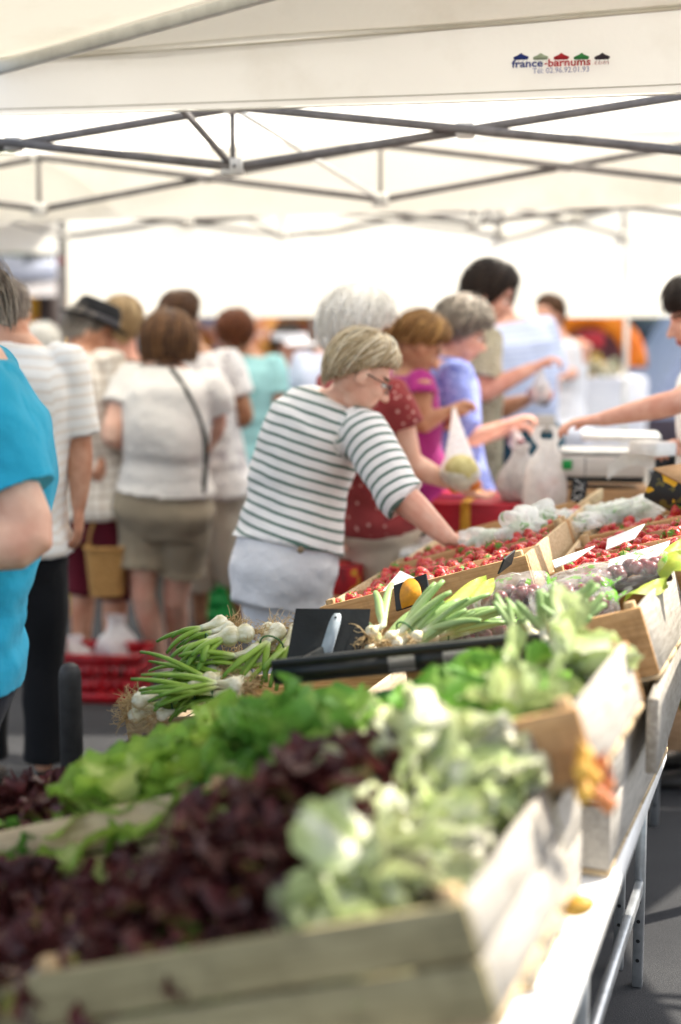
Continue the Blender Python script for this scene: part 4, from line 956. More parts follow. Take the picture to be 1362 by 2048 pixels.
for i, (px, py, Y) in enumerate([(1170, 1510, 1.93), (1200, 1530, 1.95), (1185, 1556, 1.92), (1212, 1570, 1.96), (1165, 1540, 1.9), (1195, 1590, 1.93), (1168, 1585, 1.9), (1215, 1605, 1.97)]):
    c = W(px, py, Y); r_ = .0135; mb = MB(); a = np.linspace(0, 2 * math.pi, 14, endpoint=False); ax = nrm(V(rng.uniform(-.4, .4), rng.uniform(-.4, .4), 1)); sx_ = nrm(np.cross(ax, V(0, 1, .2))); sy_ = np.cross(ax, sx_)
    mb.rings([c + ax * z * r_ + (np.cos(a)[:, None] * sx_ + np.sin(a)[:, None] * sy_) * k_ * r_ for z, k_ in ((-1.3, .1), (-1, .5), (-.4, .95), (.2, 1), (.8, .6), (1.3, .2), (2.0, .1))])
    tag(obj('shallot', mb, SHAL if i % 2 else YON, None, c), 'small orange shallot hanging off the nearest crate\'s far right corner', 'shallot', 'shallots hanging at the crate corner')
mb = MB(); mb.ell(W(1158, 1812, 2.1), V(.025, .01, .004), V(-.008, .016, 0), V(0, 0, .016), 16, 10); tag(obj('yellow_onion', mb, YON, None, W(1158, 1812, 2.1)), 'lone yellow onion on the white table below the crates', 'onion')
LEAFB = plain('fallen_leaf', '#5f8f4c', '#3f6c3a', rough=.6, trans=.2)
for i, (px, py, z, sz_) in enumerate([(1255, 1450, .8, .022), (1190, 1690, .607, .04), (1065, 1950, .607, .05), (1130, 1870, .607, .045)]):
    c = Wz(px, py, z); mb = MB(); rs = np.random.RandomState(i); leaf(mb, rs, c, rs.uniform(0, 6), .25, .8, sz_ * 1.6, sz_ * .35, .006)
    tag(obj('fallen_leaf', mb, [LEAFB, LM['oak'], LM['oak'], LM['oak']][i], None, c), ['green leaf caught on the right crate side', 'dark red leaf on the white table under the shallots', 'dark red leaf lowest on the white table', 'dark red leaf beside the lone yellow onion'][i], 'leaf', 'leaves fallen beside the crates')
# ------------------------------------------------------------------ canopies
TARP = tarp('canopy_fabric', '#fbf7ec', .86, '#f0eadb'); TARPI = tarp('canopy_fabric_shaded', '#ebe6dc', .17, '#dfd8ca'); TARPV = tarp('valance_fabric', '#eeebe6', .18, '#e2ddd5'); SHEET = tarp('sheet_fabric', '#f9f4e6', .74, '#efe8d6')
BAR = plain('grey_frame_tube', '#7d7876', '#6a6664', rough=.45, metal=.3, bmp=.05); JNT = plain('white_joint', '#ece9e2', rough=.45, bmp=.05); RAF = plain('white_rafter', '#efefeb', '#dededa', rough=.4, bmp=.05)
AT = R(11); TU = V(math.sin(AT), math.cos(AT), 0); TX = V(math.cos(AT), -math.sin(AT), 0); UZ = V(0, 0, 1)
def sheetmesh(a, b, c, d, n=24, m=10, sag=.0, wr=.0, seed=1, pin=False):
    """a-b top edge, d-c bottom edge"""
    P = np.zeros((n, m, 3)); nn = nrm(np.cross(b - a, d - a))
    for i in range(n):
        for j in range(m):
            s, t = i / (n - 1), j / (m - 1); P[i, j] = (a * (1 - s) + b * s) * (1 - t) + (d * (1 - s) + c * s) * t
    q = P.reshape(-1, 3); w = wob(q * V(1, 1, 1.6), 5, seed) * wr + wob(q, 14, seed + 3) * wr * .25
    st = np.array([[math.sin(math.pi * i / (n - 1)) for j in range(m)] for i in range(n)]).reshape(-1)
    pin_ = np.tile(np.minimum(1, np.linspace(0, 1, m) * 3), n) if pin else 1.0; w = w * pin_; st = st * pin_
    q = q + nn * w[:, None] + V(0, 0, -sag) * st[:, None]; mb = MB(); mb.grid(q.reshape(n, m, 3)); return mb
def bar(root, a, b, r_=.0135, mat=BAR, name='frame_bar'):
    mb = MB(); d = nrm(b - a); s = nrm(np.cross(d, UZ)) if abs(d[2]) < .95 else V(1, 0, 0); t = np.cross(s, d); mb.box((a + b) / 2, r_ * .75, r_, np.linalg.norm(b - a) / 2, ax=(s, t, d), bev=r_ * .25); return obj(name, mb, mat, root)
def joint(root, p, X, k=1.0):
    mb = MB(); mb.box(p, .034 * k, .024 * k, .026 * k, ax=(X, np.cross(UZ, X), UZ), bev=.005); j = obj('joint', mb, JNT, root)
    m2 = MB(); a = np.linspace(0, 2 * math.pi, 12, endpoint=False); Yd = np.cross(UZ, X); q = p - Yd * .0246 * k + X * .012 * k; m2.rings([q - Yd * z + (np.cos(a)[:, None] * X + np.sin(a)[:, None] * UZ) * r_ for z, r_ in ((0, .006), (.002, .0055))]); obj('bolt', m2, BAR, j); return j
def truss(root, c0, X, offs, zb, zt, zslope=0, jb=True):
    """scissor truss: joints at c0 + X*offs; bars cross between neighbours"""
    pb = [V(*(c0 + X * o)[:2], zb + zslope * o) for o in offs]; pt = [V(*(c0 + X * o)[:2], zt + zslope * o) for o in offs]; Yd = np.cross(UZ, X)
    for i, (b, t) in enumerate(zip(pb, pt)):
        joint(root, b, X); joint(root, t, X, .8); bar(root, b, t, .011)
        if i:
            bar(root, pb[i - 1] + Yd * .012, t + Yd * .012); bar(root, pt[i - 1] - Yd * .014, b - Yd * .014); joint(root, (pb[i - 1] + t) / 2, X, .85)
    return pb, pt
def leg(root, p, r_=.02, mat=BAR):
    mb = MB(); mb.box(V(p[0], p[1], p[2] / 2), r_, r_, p[2] / 2, bev=.004); l = obj('leg', mb, mat, root); mb = MB(); mb.box(V(p[0], p[1], .006), .05, .05, .006); obj('foot_plate', mb, BAR, l)
def roof(root, pts_list, name='roof', mat=TARP):
    mb = MB()
    for tri in pts_list:
        a, b, c = tri; n = 14; P = np.array([[(a * (1 - s) + b * s) * (1 - t) + c * t for t in np.linspace(0, 1, 12)] for s in np.linspace(0, 1, n)]); q = P.reshape(-1, 3); q = q + UZ * (wob(q, 6, 8) * .006)[:, None]; mb.grid(q.reshape(P.shape))
    return obj(name, mb, mat, root)
# canopy overhead, its far valance carries the print
CA = empty('canopy', (0, 2.6, 0), 'near white canopy overhead whose valance carries a red and blue print', 'canopy', 'white market canopies')
C1_, R1_ = W(-6, 122, 4.33), W(1500, 2, 3.84); PK = W(1120, -190, 3.72); Bl, Br = V(-1.6, 1.5, 2.42), V(1.15, 1.2, 2.46)
roof(CA, [(C1_, R1_, PK)], 'roof', tarp('canopy_fabric_shaded_strip', '#ece7db', .10, '#ded7c8')); roof(CA, [(C1_, Bl, PK), (Bl, Br, PK), (Br, R1_, PK)], 'roof', tarp('canopy_fabric_cream', '#c9c3b2', .42, '#bdb5a2'))  # front strip is a shaded copy of the roof cloth, made less translucent
mb = sheetmesh(C1_ + UZ * .012 + V(0, -.004, 0), R1_ + UZ * .012 + V(0, -.004, 0), W(1500, 178, 3.86), W(-12, 229, 4.34), 60, 12, .006, .012, 5, True); VA = obj('valance', mb, TARPV, CA)
vp = mb.v[0].reshape(60, 12, 3); HEM = tarp('hem_stitching', '#b9b4aa', .1, '#a9a398')
for cI in (10,):
    mb = MB(); mb.tube([q + V(0, -.002, 0) for q in vp[:, cI]], .0016, 5); obj('hem', mb, HEM, VA)
mb = MB(); mb.tube([q + V(0, -.002, -.004) for q in vp[:, 11]], .003, 5); obj('hem', mb, TARPV, VA)
bar(CA, C1_ - UZ * .03 - V(0, .03, 0), PK - UZ * .03 - V(0, .03, 0), .018, RAF, 'rafter')
mb = MB(); mb.tube([C1_ * (1 - t) + R1_ * t + V(0, -.004, -.004 - .006 * math.sin(math.pi * t)) for t in np.linspace(0, 1, 24)], .004, 6); obj('seam', mb, TARPI, CA)
for p in (V(-1.9, 4.4, 2.4), Bl, Br, R1_): leg(CA, p)
# lettering on the valance
def print_text(txt, size, pos, X, Z, col, par, bold=.0, sx=1.0):
    cu = bpy.data.curves.new('t', 'FONT'); cu.body = txt; cu.size = size; cu.offset = bold; cu.align_x = 'LEFT'; cu.extrude = .0006; cu.resolution_u = 3
    o = bpy.data.objects.new('t', cu); COL.objects.link(o); dg = bpy.context.evaluated_depsgraph_get(); dg.update()
    me = bpy.data.meshes.new_from_object(o.evaluated_get(dg)); bpy.data.objects.remove(o)
    co = getv(me); wd = co[:, 0].max() if len(co) else 0; Yn = np.cross(Z, X)
    q = pos + np.outer(co[:, 0] * sx, X) + np.outer(co[:, 1], Z) - np.outer(co[:, 2], Yn); setv(me, q - ORG[par.name]); me.materials.clear(); me.materials.append(col)
    return link('lettering', me, par), wd * sx
BLUE_ = plain('print_blue', '#2a3f93', rough=.7, bmp=0); REDP = plain('print_red', '#cf2f3c', rough=.7, bmp=0); PAL = plain('print_pale_red', '#e2b3b3', rough=.7, bmp=0); GRNP = plain('print_green', '#3f9a55', rough=.7, bmp=0); PGR = plain('print_pale_green', '#bccdb4', rough=.7, bmp=0); DKP = plain('print_dark', '#3d3440', rough=.7, bmp=0); LBL = plain('print_light_blue', '#7f86b8', rough=.7, bmp=0)
def on_val(px, py): return W(px, py, 3.985 - (px - 1120) * .00033) - V(0, .030, 0)
lx0, lx1 = on_val(1021, 141), on_val(1214, 134); LX = nrm(lx1 - lx0); LZ = nrm(UZ - LX * LX[2]); pxm = np.linalg.norm(lx1 - lx0) / 193
def fit_text(txt, x0, x1, py, h, col, bold):
    p = on_val(x0, py - (x0 - 1021) * .036 + 0); o, w = print_text(txt, h * pxm * 1.36, p, LX, LZ, col, VA, bold); want = (x1 - x0) * pxm; me = o.data; co = getv(me) + ORG[VA.name]; d = (co - p) @ LX; setv(me, co + np.outer(d * (want / w - 1), LX) - ORG[VA.name]); return o
fit_text('france', 1021, 1083, 139, 15, BLUE_, .0006); fit_text('-', 1085, 1091, 139, 15, REDP, .0004); fit_text('barnums', 1092, 1177, 139.5, 15, REDP, .0006); fit_text('.com', 1180, 1213, 139, 9, PAL, 0); fit_text('T\u00e9l: 02.96.92.01.93', 1062, 1174, 152.5, 11, LBL, 0)
for i, (px, c) in enumerate(((1039, BLUE_), (1078, PGR), (1119, REDP), (1159, GRNP), (1200, DKP))):
    py = 121 - (px - 1039) * .003; p = on_val(px, py); u_ = pxm; mb = MB()
    sh = [(-15, -1), (-15, 3), (-6, 6.5), (0, 10.5), (6, 6.5), (15, 3), (15, -1), (11, -2.6), (-11, -2.6)]; P = np.array([p + LX * a * u_ + LZ * b * u_ for a, b in sh]); Yn = np.cross(LZ, LX); mb.rings([P, P - Yn * -.0008 if False else P + np.array([0, -.0012, 0])])
    for x in (-12, -5, 5, 12): mb.box(p + LX * x * u_ - LZ * 7 * u_, .00035, .0005, 5 * u_, ax=(LX, V(0, 1, 0), LZ))
    obj('emblem', mb, c, VA)
# middle canopy
CM = empty('canopy', (.1, 5.4, 0), 'middle white canopy with two grey scissor trusses below its bright roof', 'canopy', 'white market canopies')
N0, F0 = V(-.345, 4.66, 0), V(.165, 6.0, 0); XF = nrm(V(1.47, -.29, 0))
pb, pt = truss(CM, N0, TX, (-2.98, -1.49, 0, 1.49, 2.98), 2.118, 2.305, .004)
qb, qt = truss(CM, F0, XF, (-3.0, -1.5, 0, 1.5, 3.0), 2.135, 2.355, .01)
bar(CM, pt[2], qb[2], .008, RAF); bar(CM, pb[2], pb[2] + V(-.20, -.25, .22), .010)
NL, NR, FLc, FRc = N0 - TX * 3.05 + UZ * 2.50, N0 + TX * 3.05 + UZ * 2.52, F0 - XF * 3.1 + TU * .1 + UZ * 2.36, F0 + XF * 3.1 + TU * .1 + UZ * 2.42
rg0, rg1 = (NL + FLc) / 2 + UZ * .5, (NR + FRc) / 2 + UZ * .5
mb = sheetmesh(NL, NR, rg1, rg0, 40, 8, 0, .008, 11); obj('roof', mb, TARP, CM); mb = sheetmesh(rg0, rg1, FRc, FLc, 40, 8, 0, .008, 12); obj('roof', mb, TARP, CM)
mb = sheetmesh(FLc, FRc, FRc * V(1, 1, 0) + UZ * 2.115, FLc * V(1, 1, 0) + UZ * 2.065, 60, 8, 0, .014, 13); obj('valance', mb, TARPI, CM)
for p in (NL, NR, FLc, FRc): leg(CM, p - UZ * .02)
# far canopy with the long white sheet
CF = empty('canopy', (0, 8.6, 0), 'far canopy on dark legs with a long white sheet hung along its back', 'canopy', 'white market canopies')
YL = 9.6; FLp, FRp = W(124, 474, YL), W(1258, 462, YL); FX = nrm(FRp - FLp); FX = nrm(V(FX[0], FX[1], 0)); wF = np.linalg.norm((FRp - FLp)[:2])
rb_, rt_ = truss(CF, FLp * V(1, 1, 0), FX, (0, wF * .25 * 1.55, wF * .5 * 1.55, wF * .99), 2.22, 2.42)
nb_, nt_ = truss(CF, W(375, 455, 7.4) * V(1, 1, 0), FX, (-1.46, 0, 1.46, 2.92), 2.14, 2.32)
for i in range(3): bar(CF, nb_[i], rt_[i], .010); bar(CF, nt_[i], rb_[i], .010)
fl, fr_ = FLp * V(1, 1, 0) + UZ * 2.56, FRp * V(1, 1, 0) + UZ * 2.56; fr2 = fr_ + FX * 1.2; nl, nr = fl - V(0, 3.1, 0) - FX * 1.5, fr_ - V(0, 3.1, 0) + FX * 1.2
g0, g1 = (fl + nl) / 2 + UZ * .6, (fr2 + nr) / 2 + UZ * .6
obj('roof', sheetmesh(nl, nr, g1, g0, 30, 8, 0, .01, 21), TARP, CF); obj('roof', sheetmesh(g0, g1, fr2, fl, 30, 8, 0, .01, 22), TARP, CF)
SHb = W(124, 634, YL)[2]
obj('back_sheet', sheetmesh(fl + V(.03, .03, -.02), fr2 + V(0, .03, -.02), fr2 * V(1, 1, 0) + V(0, .03, SHb), fl * V(1, 1, 0) + V(.03, .03, SHb), 60, 14, 0, .02, 23), SHEET, CF)
leg(CF, FLp * V(1, 1, 0) + UZ * 2.5, .022); leg(CF, FRp * V(1, 1, 0) + UZ * 2.5, .014, JNT); leg(CF, nl - UZ * .05); leg(CF, nr - UZ * .05)
mb = MB(); p = W(121, 522, YL - .03); mb.box(p, .026, .022, .022, bev=.006); obj('locking_clip', mb, plain('faded_red_clip', '#8c4a48', rough=.5), CF)
# canopy at the far left
CL = empty('canopy', (-3.2, 10.6, 0), 'cream canopy edge at the far left above the white sign', 'canopy', 'white market canopies')
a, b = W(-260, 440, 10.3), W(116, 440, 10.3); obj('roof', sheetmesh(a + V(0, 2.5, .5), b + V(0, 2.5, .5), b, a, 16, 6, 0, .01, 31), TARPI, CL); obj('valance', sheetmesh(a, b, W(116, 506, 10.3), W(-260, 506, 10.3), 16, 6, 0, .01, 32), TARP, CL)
for p in (a, b + V(0, 2.5, .4), a + V(0, 2.5, .4)): leg(CL, p)
# ------------------------------------------------------------------ behind: stalls, van, trees
def stall(name, label, px0, px1, Y, ytop, ybot, cols, cat='market stall', ground_=True):
    c = W((px0 + px1) / 2, 800, Y); root = empty(name, V(c[0], Y, 0), label, cat, None); return root
SIGNW = plain('sign_white_blue', '#dfe4f2', '#ccd2e6', rough=.5, bmp=0); AWG = plain('grey_awning', '#a39f9f', '#8a8686', rough=.8)
def blotch(name, stops, scale):
    m, nt, out = newmat(name); v = coords(nt); f = noise(nt, v, scale, 3, .6); col = ramp(nt, f, [(.30 + .4 * i / (len(stops) - 1), c) for i, c in enumerate(stops)]); nt.links.new(principled(nt, col, .7, .2), out.inputs[0]); return m
YELP = blotch('painted_yellow_panel', ['#6b4a22', '#c98a34', '#e2b02e', '#d07a3a'], 2.2); GOODS = blotch('mixed_goods', ['#2a3322', '#7a4f35', '#c0893a', '#9a4a38', '#b5a090', '#5f668c'], 5); GOODS2 = blotch('mixed_goods_bright', ['#5d5a2e', '#c9a13a', '#d8d4c8', '#8b8f58', '#e8e6e0'], 9)
K = empty('food_kiosk', (-3.4, 11.6, 0), 'yellow painted kiosk under a white blue sign with grey awning at the far left', 'kiosk')
a, b = W(-300, 512, 11.5), W(112, 512, 11.5); a2, b2 = W(-300, 560, 11.5), W(112, 560, 11.5)
mb = MB(); mb.box((a + b2) / 2, abs(b[0] - a[0]) / 2, .02, (a[2] - a2[2]) / 2); sg = obj('sign_board', mb, SIGNW, K)
mb = MB(); rs = np.random.RandomState(4)
for k in range(7): p = W(52 + k * 9, 516 + rs.uniform(-1, 1), 11.47); mb.box(p, .008 + rs.uniform(0, .006), .003, .018 + rs.uniform(0, .01))
for k in range(2): mb.box(W(-4 - k * 12, 518, 11.47), .012, .003, .02)
obj('faded_lettering', mb, plain('faded_dark_print', '#6d757c', rough=.7, bmp=0), K)
mb = sheetmesh(a2 + V(0, 0, -.003), b2 + V(0, 0, -.003), W(114, 592, 11.1), W(-300, 592, 11.1), 10, 4, 0, .004, 3); obj('awning', mb, AWG, K)
mb = MB(); mb.box(V((a[0] + b[0]) / 2, 12.0, .95), abs(b[0] - a[0]) / 2, .05, .95); obj('painted_wall', mb, YELP, K); mb = MB(); mb.box(V(b[0] - .08, 11.75, 1.1), .10, .12, 1.1); obj('corner_post', mb, plain('dark_brown_paint', '#4b3d38'), K)
mb = MB(); mb.box(V((a[0] + b[0]) / 2, 11.6, .45), abs(b[0] - a[0]) / 2 - .1, .25, .45, bev=.01); obj('counter', mb, plain('ochre_counter', '#b57a3a'), K)
def far_stall(x0, x1, Y, label, awn, goods, zc=.85, zt=1.55):
    root = empty('market_stall', ((x0 + x1) / 2, Y, 0), label, 'market stall', 'far market stalls behind the crowd'); cx, hw = (x0 + x1) / 2, (x1 - x0) / 2
    mb = MB(); mb.box(V(cx, Y, zc / 2), hw, .4, zc / 2, bev=.01); obj('counter', mb, plain_cache('#cfd0d8' if awn != 'w' else '#e8e8ec', rough=.7), root)
    mb = MB(); rs = np.random.RandomState(int(x0 * 10) % 97)
    for k in range(46): p = V(cx + rs.uniform(-hw, hw) * .92, Y + rs.uniform(-.33, .33), zc + .05); r_ = rs.uniform(.04, .09); mb.ell(p, V(r_, 0, 0), V(0, r_, 0), V(0, 0, r_ * .8), 10, 6)
    o = obj('goods', mb, goods, root); o['kind'] = 'stuff'
    mb = MB(); mb.box(V(cx, Y + .75, zt / 2 + .1), hw, .02, zt / 2 + .1); obj('backdrop', mb, GOODS, root)
    for x in (x0 + .05, x1 - .05):
        mb = MB(); mb.box(V(x, Y - .4, 1.1), .02, .02, 1.1); obj('leg', mb, BAR, root)
    mb = sheetmesh(V(x0, Y - .5, 2.2), V(x1, Y - .5, 2.2), V(x1, Y + .8, 2.75), V(x0, Y + .8, 2.75), 14, 6, .02, .01, 7); obj('awning', mb, {'w': TARP, 'r': plain_cache('#b9504e'), 'g': plain_cache('#5d7a52'), 'b': plain_cache('#7f88b8')}[awn], root)
    return root
far_stall(-1.7, -.2, 13.2, 'far stall behind the man in the hat, mixed grey and brown goods', 'b', GOODS)
far_stall(-.1, 1.5, 14.0, 'far stall behind the white visor, ochre and grey goods', 'r', GOODS2)
# orange arch stall on the right
OA = empty('market_stall', (2.1, 11.3, 0), 'stall with an orange painted arch and a red panel, white counter in front', 'market stall', 'far market stalls behind the crowd')
ORM = plain('orange_paint', '#e08a1e', '#d06a1a', rough=.6, scale=3); mb = MB(); ce = W(1178, 735, 11.3); rs_ = []
for t in np.linspace(0, math.pi, 22):
    rs_.append([ce + V(math.cos(t) * ra, yy, math.sin(t) * ra * 1.05) for ra, yy in ((.30, 0), (.46, 0), (.46, .12), (.30, .12))])
mb.rings([np.array(q) for q in rs_]); obj('painted_arch', mb, ORM, OA)
mb = MB(); mb.box(ce + V(-.22, .2, .12), .52, .03, .5); obj('backdrop', mb, plain('plum_brown', '#8a5560', '#5d4652', scale=3), OA)
mb = MB(); mb.box(W(1183, 680, 11.25), .09, .05, .06, bev=.005); obj('red_panel', mb, plain('red_panel_paint', '#b8323e'), OA)
mb = MB(); rs = np.random.RandomState(8)
for k in range(40): p = W(rs.uniform(1150, 1240), rs.uniform(716, 752), 11.0 + rs.uniform(-.15, .15)); r_ = rs.uniform(.02, .05); mb.ell(p, V(r_, 0, 0), V(0, r_, 0), V(0, 0, r_), 8, 6)
o = obj('goods', mb, GOODS2, OA); o['kind'] = 'stuff'
cc_ = W(1195, 754, 10.9); mb = MB(); mb.box(V(cc_[0], 11.0, cc_[2] / 2), .34, .3, cc_[2] / 2, bev=.01); obj('counter', mb, plain('white_counter', '#e9e9ef', '#d6d6e0', scale=2, bmp=.02), OA)
for x in (-.8, .8): mb = MB(); mb.box(V(ce[0] + x, 11.4, 1.05), .02, .02, 1.05); obj('leg', mb, BAR, OA)
mb = sheetmesh(V(ce[0] - 1, 10.7, 2.25), V(ce[0] + 1, 10.7, 2.25), V(ce[0] + 1, 12.2, 2.6), V(ce[0] - 1, 12.2, 2.6), 12, 6, .02, .01, 9); obj('awning', mb, TARP, OA)
# trees
def tree(x, y, h, r_, label, seed, dark=False):
    rs = np.random.RandomState(seed); root = empty('tree', (x, y, 0), label, 'tree', 'trees behind the market'); mb = MB()
    mb.tube([V(x, y, 0), V(x + .1, y, h * .3), V(x, y + .1, h * .62)], [.2, .15, .09], 10)
    for k in range(6):
        a = k * 1.05 + rs.rand(); p0 = V(x, y, h * rs.uniform(.25, .5)); mb.tube([p0, p0 + V(math.cos(a), math.sin(a), .7) * r_ * .5, p0 + V(math.cos(a), math.sin(a), .9) * r_ * .85], [.08, .05, .02], 7)
    obj('trunk', mb, BARK, root); mb = MB(); cl = [V(x, y, h * .62) + rs.normal(size=3) * V(.42, .42, .33) * r_ for _ in range(26)]; vs = []; fs = []
    for c in cl:
        for _ in range(130):
            d = nrm(rs.normal(size=3)); p = c + d * r_ * .42 * rs.uniform(.6, 1.05); s = nrm(np.cross(d, rs.normal(size=3))); t = np.cross(d, s) + d * .3; q = rs.uniform(.06, .13); b = len(vs); vs += [p - s * q * .5, p + t * q, p + s * q * .5, p - t * q * .7]; fs.append((b, b + 1, b + 2, b + 3))
    mb.add(np.array(vs), fs, rnd=np.repeat(rs.rand(len(fs)), 4), lc=.6); obj('crown', mb, TREEL, root, smooth=False)
BARK = plain('bark', '#5b4a3a', '#3b3026', rough=.9, scale=12, bmp=.5); TREEL = leafmat('tree_leaf', '#8da05a', '#5f7d3a', '#3a5528', .35)
for i, (x, y, h, r_) in enumerate([(4.6, 17, 4.2, 1.9), (6.4, 21, 6.5, 2.4), (-6.5, 24, 6, 2.4), (1.0, 27, 6.5, 2.6)]):
    tree(x, y, h, r_, ['low leafy tree at the right beyond the white leg', 'taller tree behind the low one at the far right', 'tree far behind the yellow kiosk', 'tree far behind the middle of the market'][i], 70 + i)
def bldg(x, y, w, d, h, c, label):
    root = empty('building', (x, y, 0), label, 'building', 'houses behind the market'); mb = MB(); mb.box(V(x, y, h / 2), w / 2, d / 2, h / 2); obj('wall', mb, plain_cache(c, rough=.8, scale=2), root)
    mb = MB(); hw, hd = w / 2 + .2, d / 2 + .25; mb.add([(x - hw, y - hd, h + .002), (x + hw, y - hd, h + .002), (x + hw, y + hd, h + .002), (x - hw, y + hd, h + .002), (x - hw, y, h + 2), (x + hw, y, h + 2)], [(0, 1, 5, 4), (2, 3, 4, 5), (0, 4, 3), (1, 2, 5), (0, 3, 2, 1)]); obj('roof', mb, plain_cache('#5d5550', rough=.8), root, smooth=False)
    for fl in range(2):
        for k in range(4):
            xx = x - w / 2 + w * (k + .5) / 4; z = 1.6 + fl * 2.8; mb = MB(); mb.box(V(xx, y - d / 2 - .01, z), .5, .03, .75); f_ = obj('window', mb, plain_cache('#e9e6e0', rough=.5), root); mb = MB(); mb.box(V(xx, y - d / 2 - .045, z), .42, .006, .66); obj('pane', mb, plain_cache('#4d5a66', rough=.1, spec=.6), f_)
bldg(-5, 32, 11, 7, 6, '#cfc3b0', 'cream house far behind the left of the market'); bldg(8, 34, 12, 7, 6.4, '#b9aa98', 'greyish house far behind the right of the market')
# van glimpsed right of the far white leg
VN = empty('parked_van', (3.75, 13.6, 0), 'pale blue parked van glimpsed behind the seller\'s head', 'van'); VB = plain('van_paint', '#b9c6e6', rough=.3, coat=.4, bmp=0)
cv = W(1345, 660, 13.6); prof = [(-1.9, .35), (-1.95, .8), (-1.55, 1.0), (-1.1, 1.75), (-.9, 1.85), (1.9, 1.9), (1.98, 1.75), (1.98, .4)]
mb = MB(); n_ = [np.array([V(cv[0] + 1.2 + a, 13.6 + s * .85, b) for a, b in prof]) for s in (-1, 1)]; mb.rings(n_); body = obj('body', mb, VB, VN, smooth=False)
for s in (-1,):
    mb = MB(); mb.box(V(cv[0] + 1.2 + .3, 13.6 + s * .853, 1.4), 1.2, .004, .24); obj('window', mb, plain_cache('#3a434c', rough=.1, spec=.6), VN); mb = MB(); mb.box(V(cv[0] + 1.2, 13.6 + s * .853, .62), 1.9, .006, .2); obj('side_trim', mb, plain_cache('#4f4550'), VN)
for a in (-1.25, 1.3):
    for s in (-1, 1):
        mb = MB(); c = V(cv[0] + 1.2 + a, 13.6 + s * .78, .31); an = np.linspace(0, 2 * math.pi, 24, endpoint=False); mb.rings([c + V(0, q, 0) + (np.cos(an)[:, None] * V(1, 0, 0) + np.sin(an)[:, None] * UZ) * k for q, k in ((-.1, .26), (-.09, .31), (.09, .31), (.1, .26))]); wh = obj('wheel', mb, plain_cache('#1b1b1c'), VN); mb = MB(); mb.rings([c + V(0, s * .105, 0) + (np.cos(an)[:, None] * V(1, 0, 0) + np.sin(an)[:, None] * UZ) * k for k in (.18, .02)]); obj('rim', mb, ALU, wh)
# ------------------------------------------------------------------ things on the ground among the crowd
REDP_ = plain('red_basket_plastic', '#b3121f', '#8d0d18', rough=.35, coat=.2, bmp=0)
bk = Wz(205, 1392, 0); BK = empty('shopping_basket', bk, 'red plastic shopping basket on the ground filled with white bags', 'basket', M=frame(bk, V(.99, -.14, 0), V(.14, .99, 0), UZ))
def basket(root, w, d, h, mat, slots=True):
    for nm, s, ax in (('front_panel', -1, 0), ('back_panel', 1, 0), ('side_panel', -1, 1), ('side_panel', 1, 1)):
        mb = MB(); L = w if ax == 0 else d; off = (d if ax == 0 else w); e = lambda a, z: (V(a * (1 - .1 * (1 - z / h)), s * off * (1 - .1 * (1 - z / h)), z) if ax == 0 else V(s * off * (1 - .1 * (1 - z / h)), a * (1 - .1 * (1 - z / h)), z))
        def pnl(a0, a1, z0, z1): 
            P = [e(a0, z0), e(a1, z0), e(a1, z1), e(a0, z1)]; n = nrm(np.cross(P[1] - P[0], P[3] - P[0])); mb.rings([np.array(P) + n * .003, np.array(P) - n * .003])
        pnl(-L, L, 0, h * .22); pnl(-L, L, h * .8, h); pnl(-L, L, h * .49, h * .53)
        k = 9 if ax == 0 else 6
        for i in range(k + 1):
            x = -L + 2 * L * i / k; q = .03 if i in (0, k, k // 2) else .008; pnl(max(x - q, -L), min(x + q, L), h * .22, h * .49); pnl(max(x - q, -L), min(x + q, L), h * .53, h * .8)
        obj(nm, mb, mat, root)
    mb = MB(); mb.box(V(0, 0, .004), w * .9, d * .9, .004); obj('base', mb, mat, root); mb = MB(); mb.tube([V(w * math.cos(t) * 1.03, d * math.sin(t) * 1.03, h) if False else p for t, p in ((0, V(-w, -d, h)), (0, V(w, -d, h)), (0, V(w, d, h)), (0, V(-w, d, h)), (0, V(-w, -d, h)))], .009, 8); obj('rim', mb, mat, root)
basket(BK, .20, .14, .21, REDP_)
carrier(W(235, 1275, 6.3) - V(0, 0, .02), .10, .09, .12, 71, 'white carrier bag bulging out of the red shopping basket', PBAG, None, handles=False); carrier(W(150, 1296, 6.28), .09, .07, .05, 72, 'white and red packet at the left of the red shopping basket', PBAG, None, handles=False)
gk = Wz(445, 1236, 0); GK = empty('plastic_crate', gk, 'green plastic crate on the ground behind the beige trousers', 'crate', M=frame(gk, V(1, 0, 0), V(0, 1, 0), UZ)); basket(GK, .16, .12, .30, plain('green_crate_plastic', '#1f9a46', '#157a34', rough=.4, bmp=0))
mb = MB(); q = Wz(140, 1600, 0); c = W(141, 1400, 4.1); a = np.linspace(0, 2 * math.pi, 20, endpoint=False); ht = W(141, 1325, 4.1)[2]
mb.rings([V(c[0], c[1], z) + (np.cos(a)[:, None] * V(1, 0, 0) + np.sin(a)[:, None] * V(0, 1, 0)) * k for z, k in ((0, .034), (ht - .05, .034), (ht - .03, .033), (ht - .012, .026), (ht - .003, .014), (ht, .003))]); tag(obj('bollard', mb, plain('dark_grey_post', '#3a3a3a', '#2c2c2c', rough=.5), None, V(c[0], c[1], 0)), 'dark grey round topped post beside the black trousers', 'bollard')
mb = MB(); c = W(130, 1180, 7.2); P = np.array([c + V(a * .05, 0, b * .13) for a, b in ((-.8, -1), (.9, -1), (.7, 1), (.2, 1.1), (-.9, .9))]); mb.rings([P, P + V(0, .06, 0)]); tag(obj('yellow_bag', mb, plain('yellow_fabric', '#e8cf22', rough=.7), None, c), 'small yellow bag hanging behind the black trousers', 'bag')
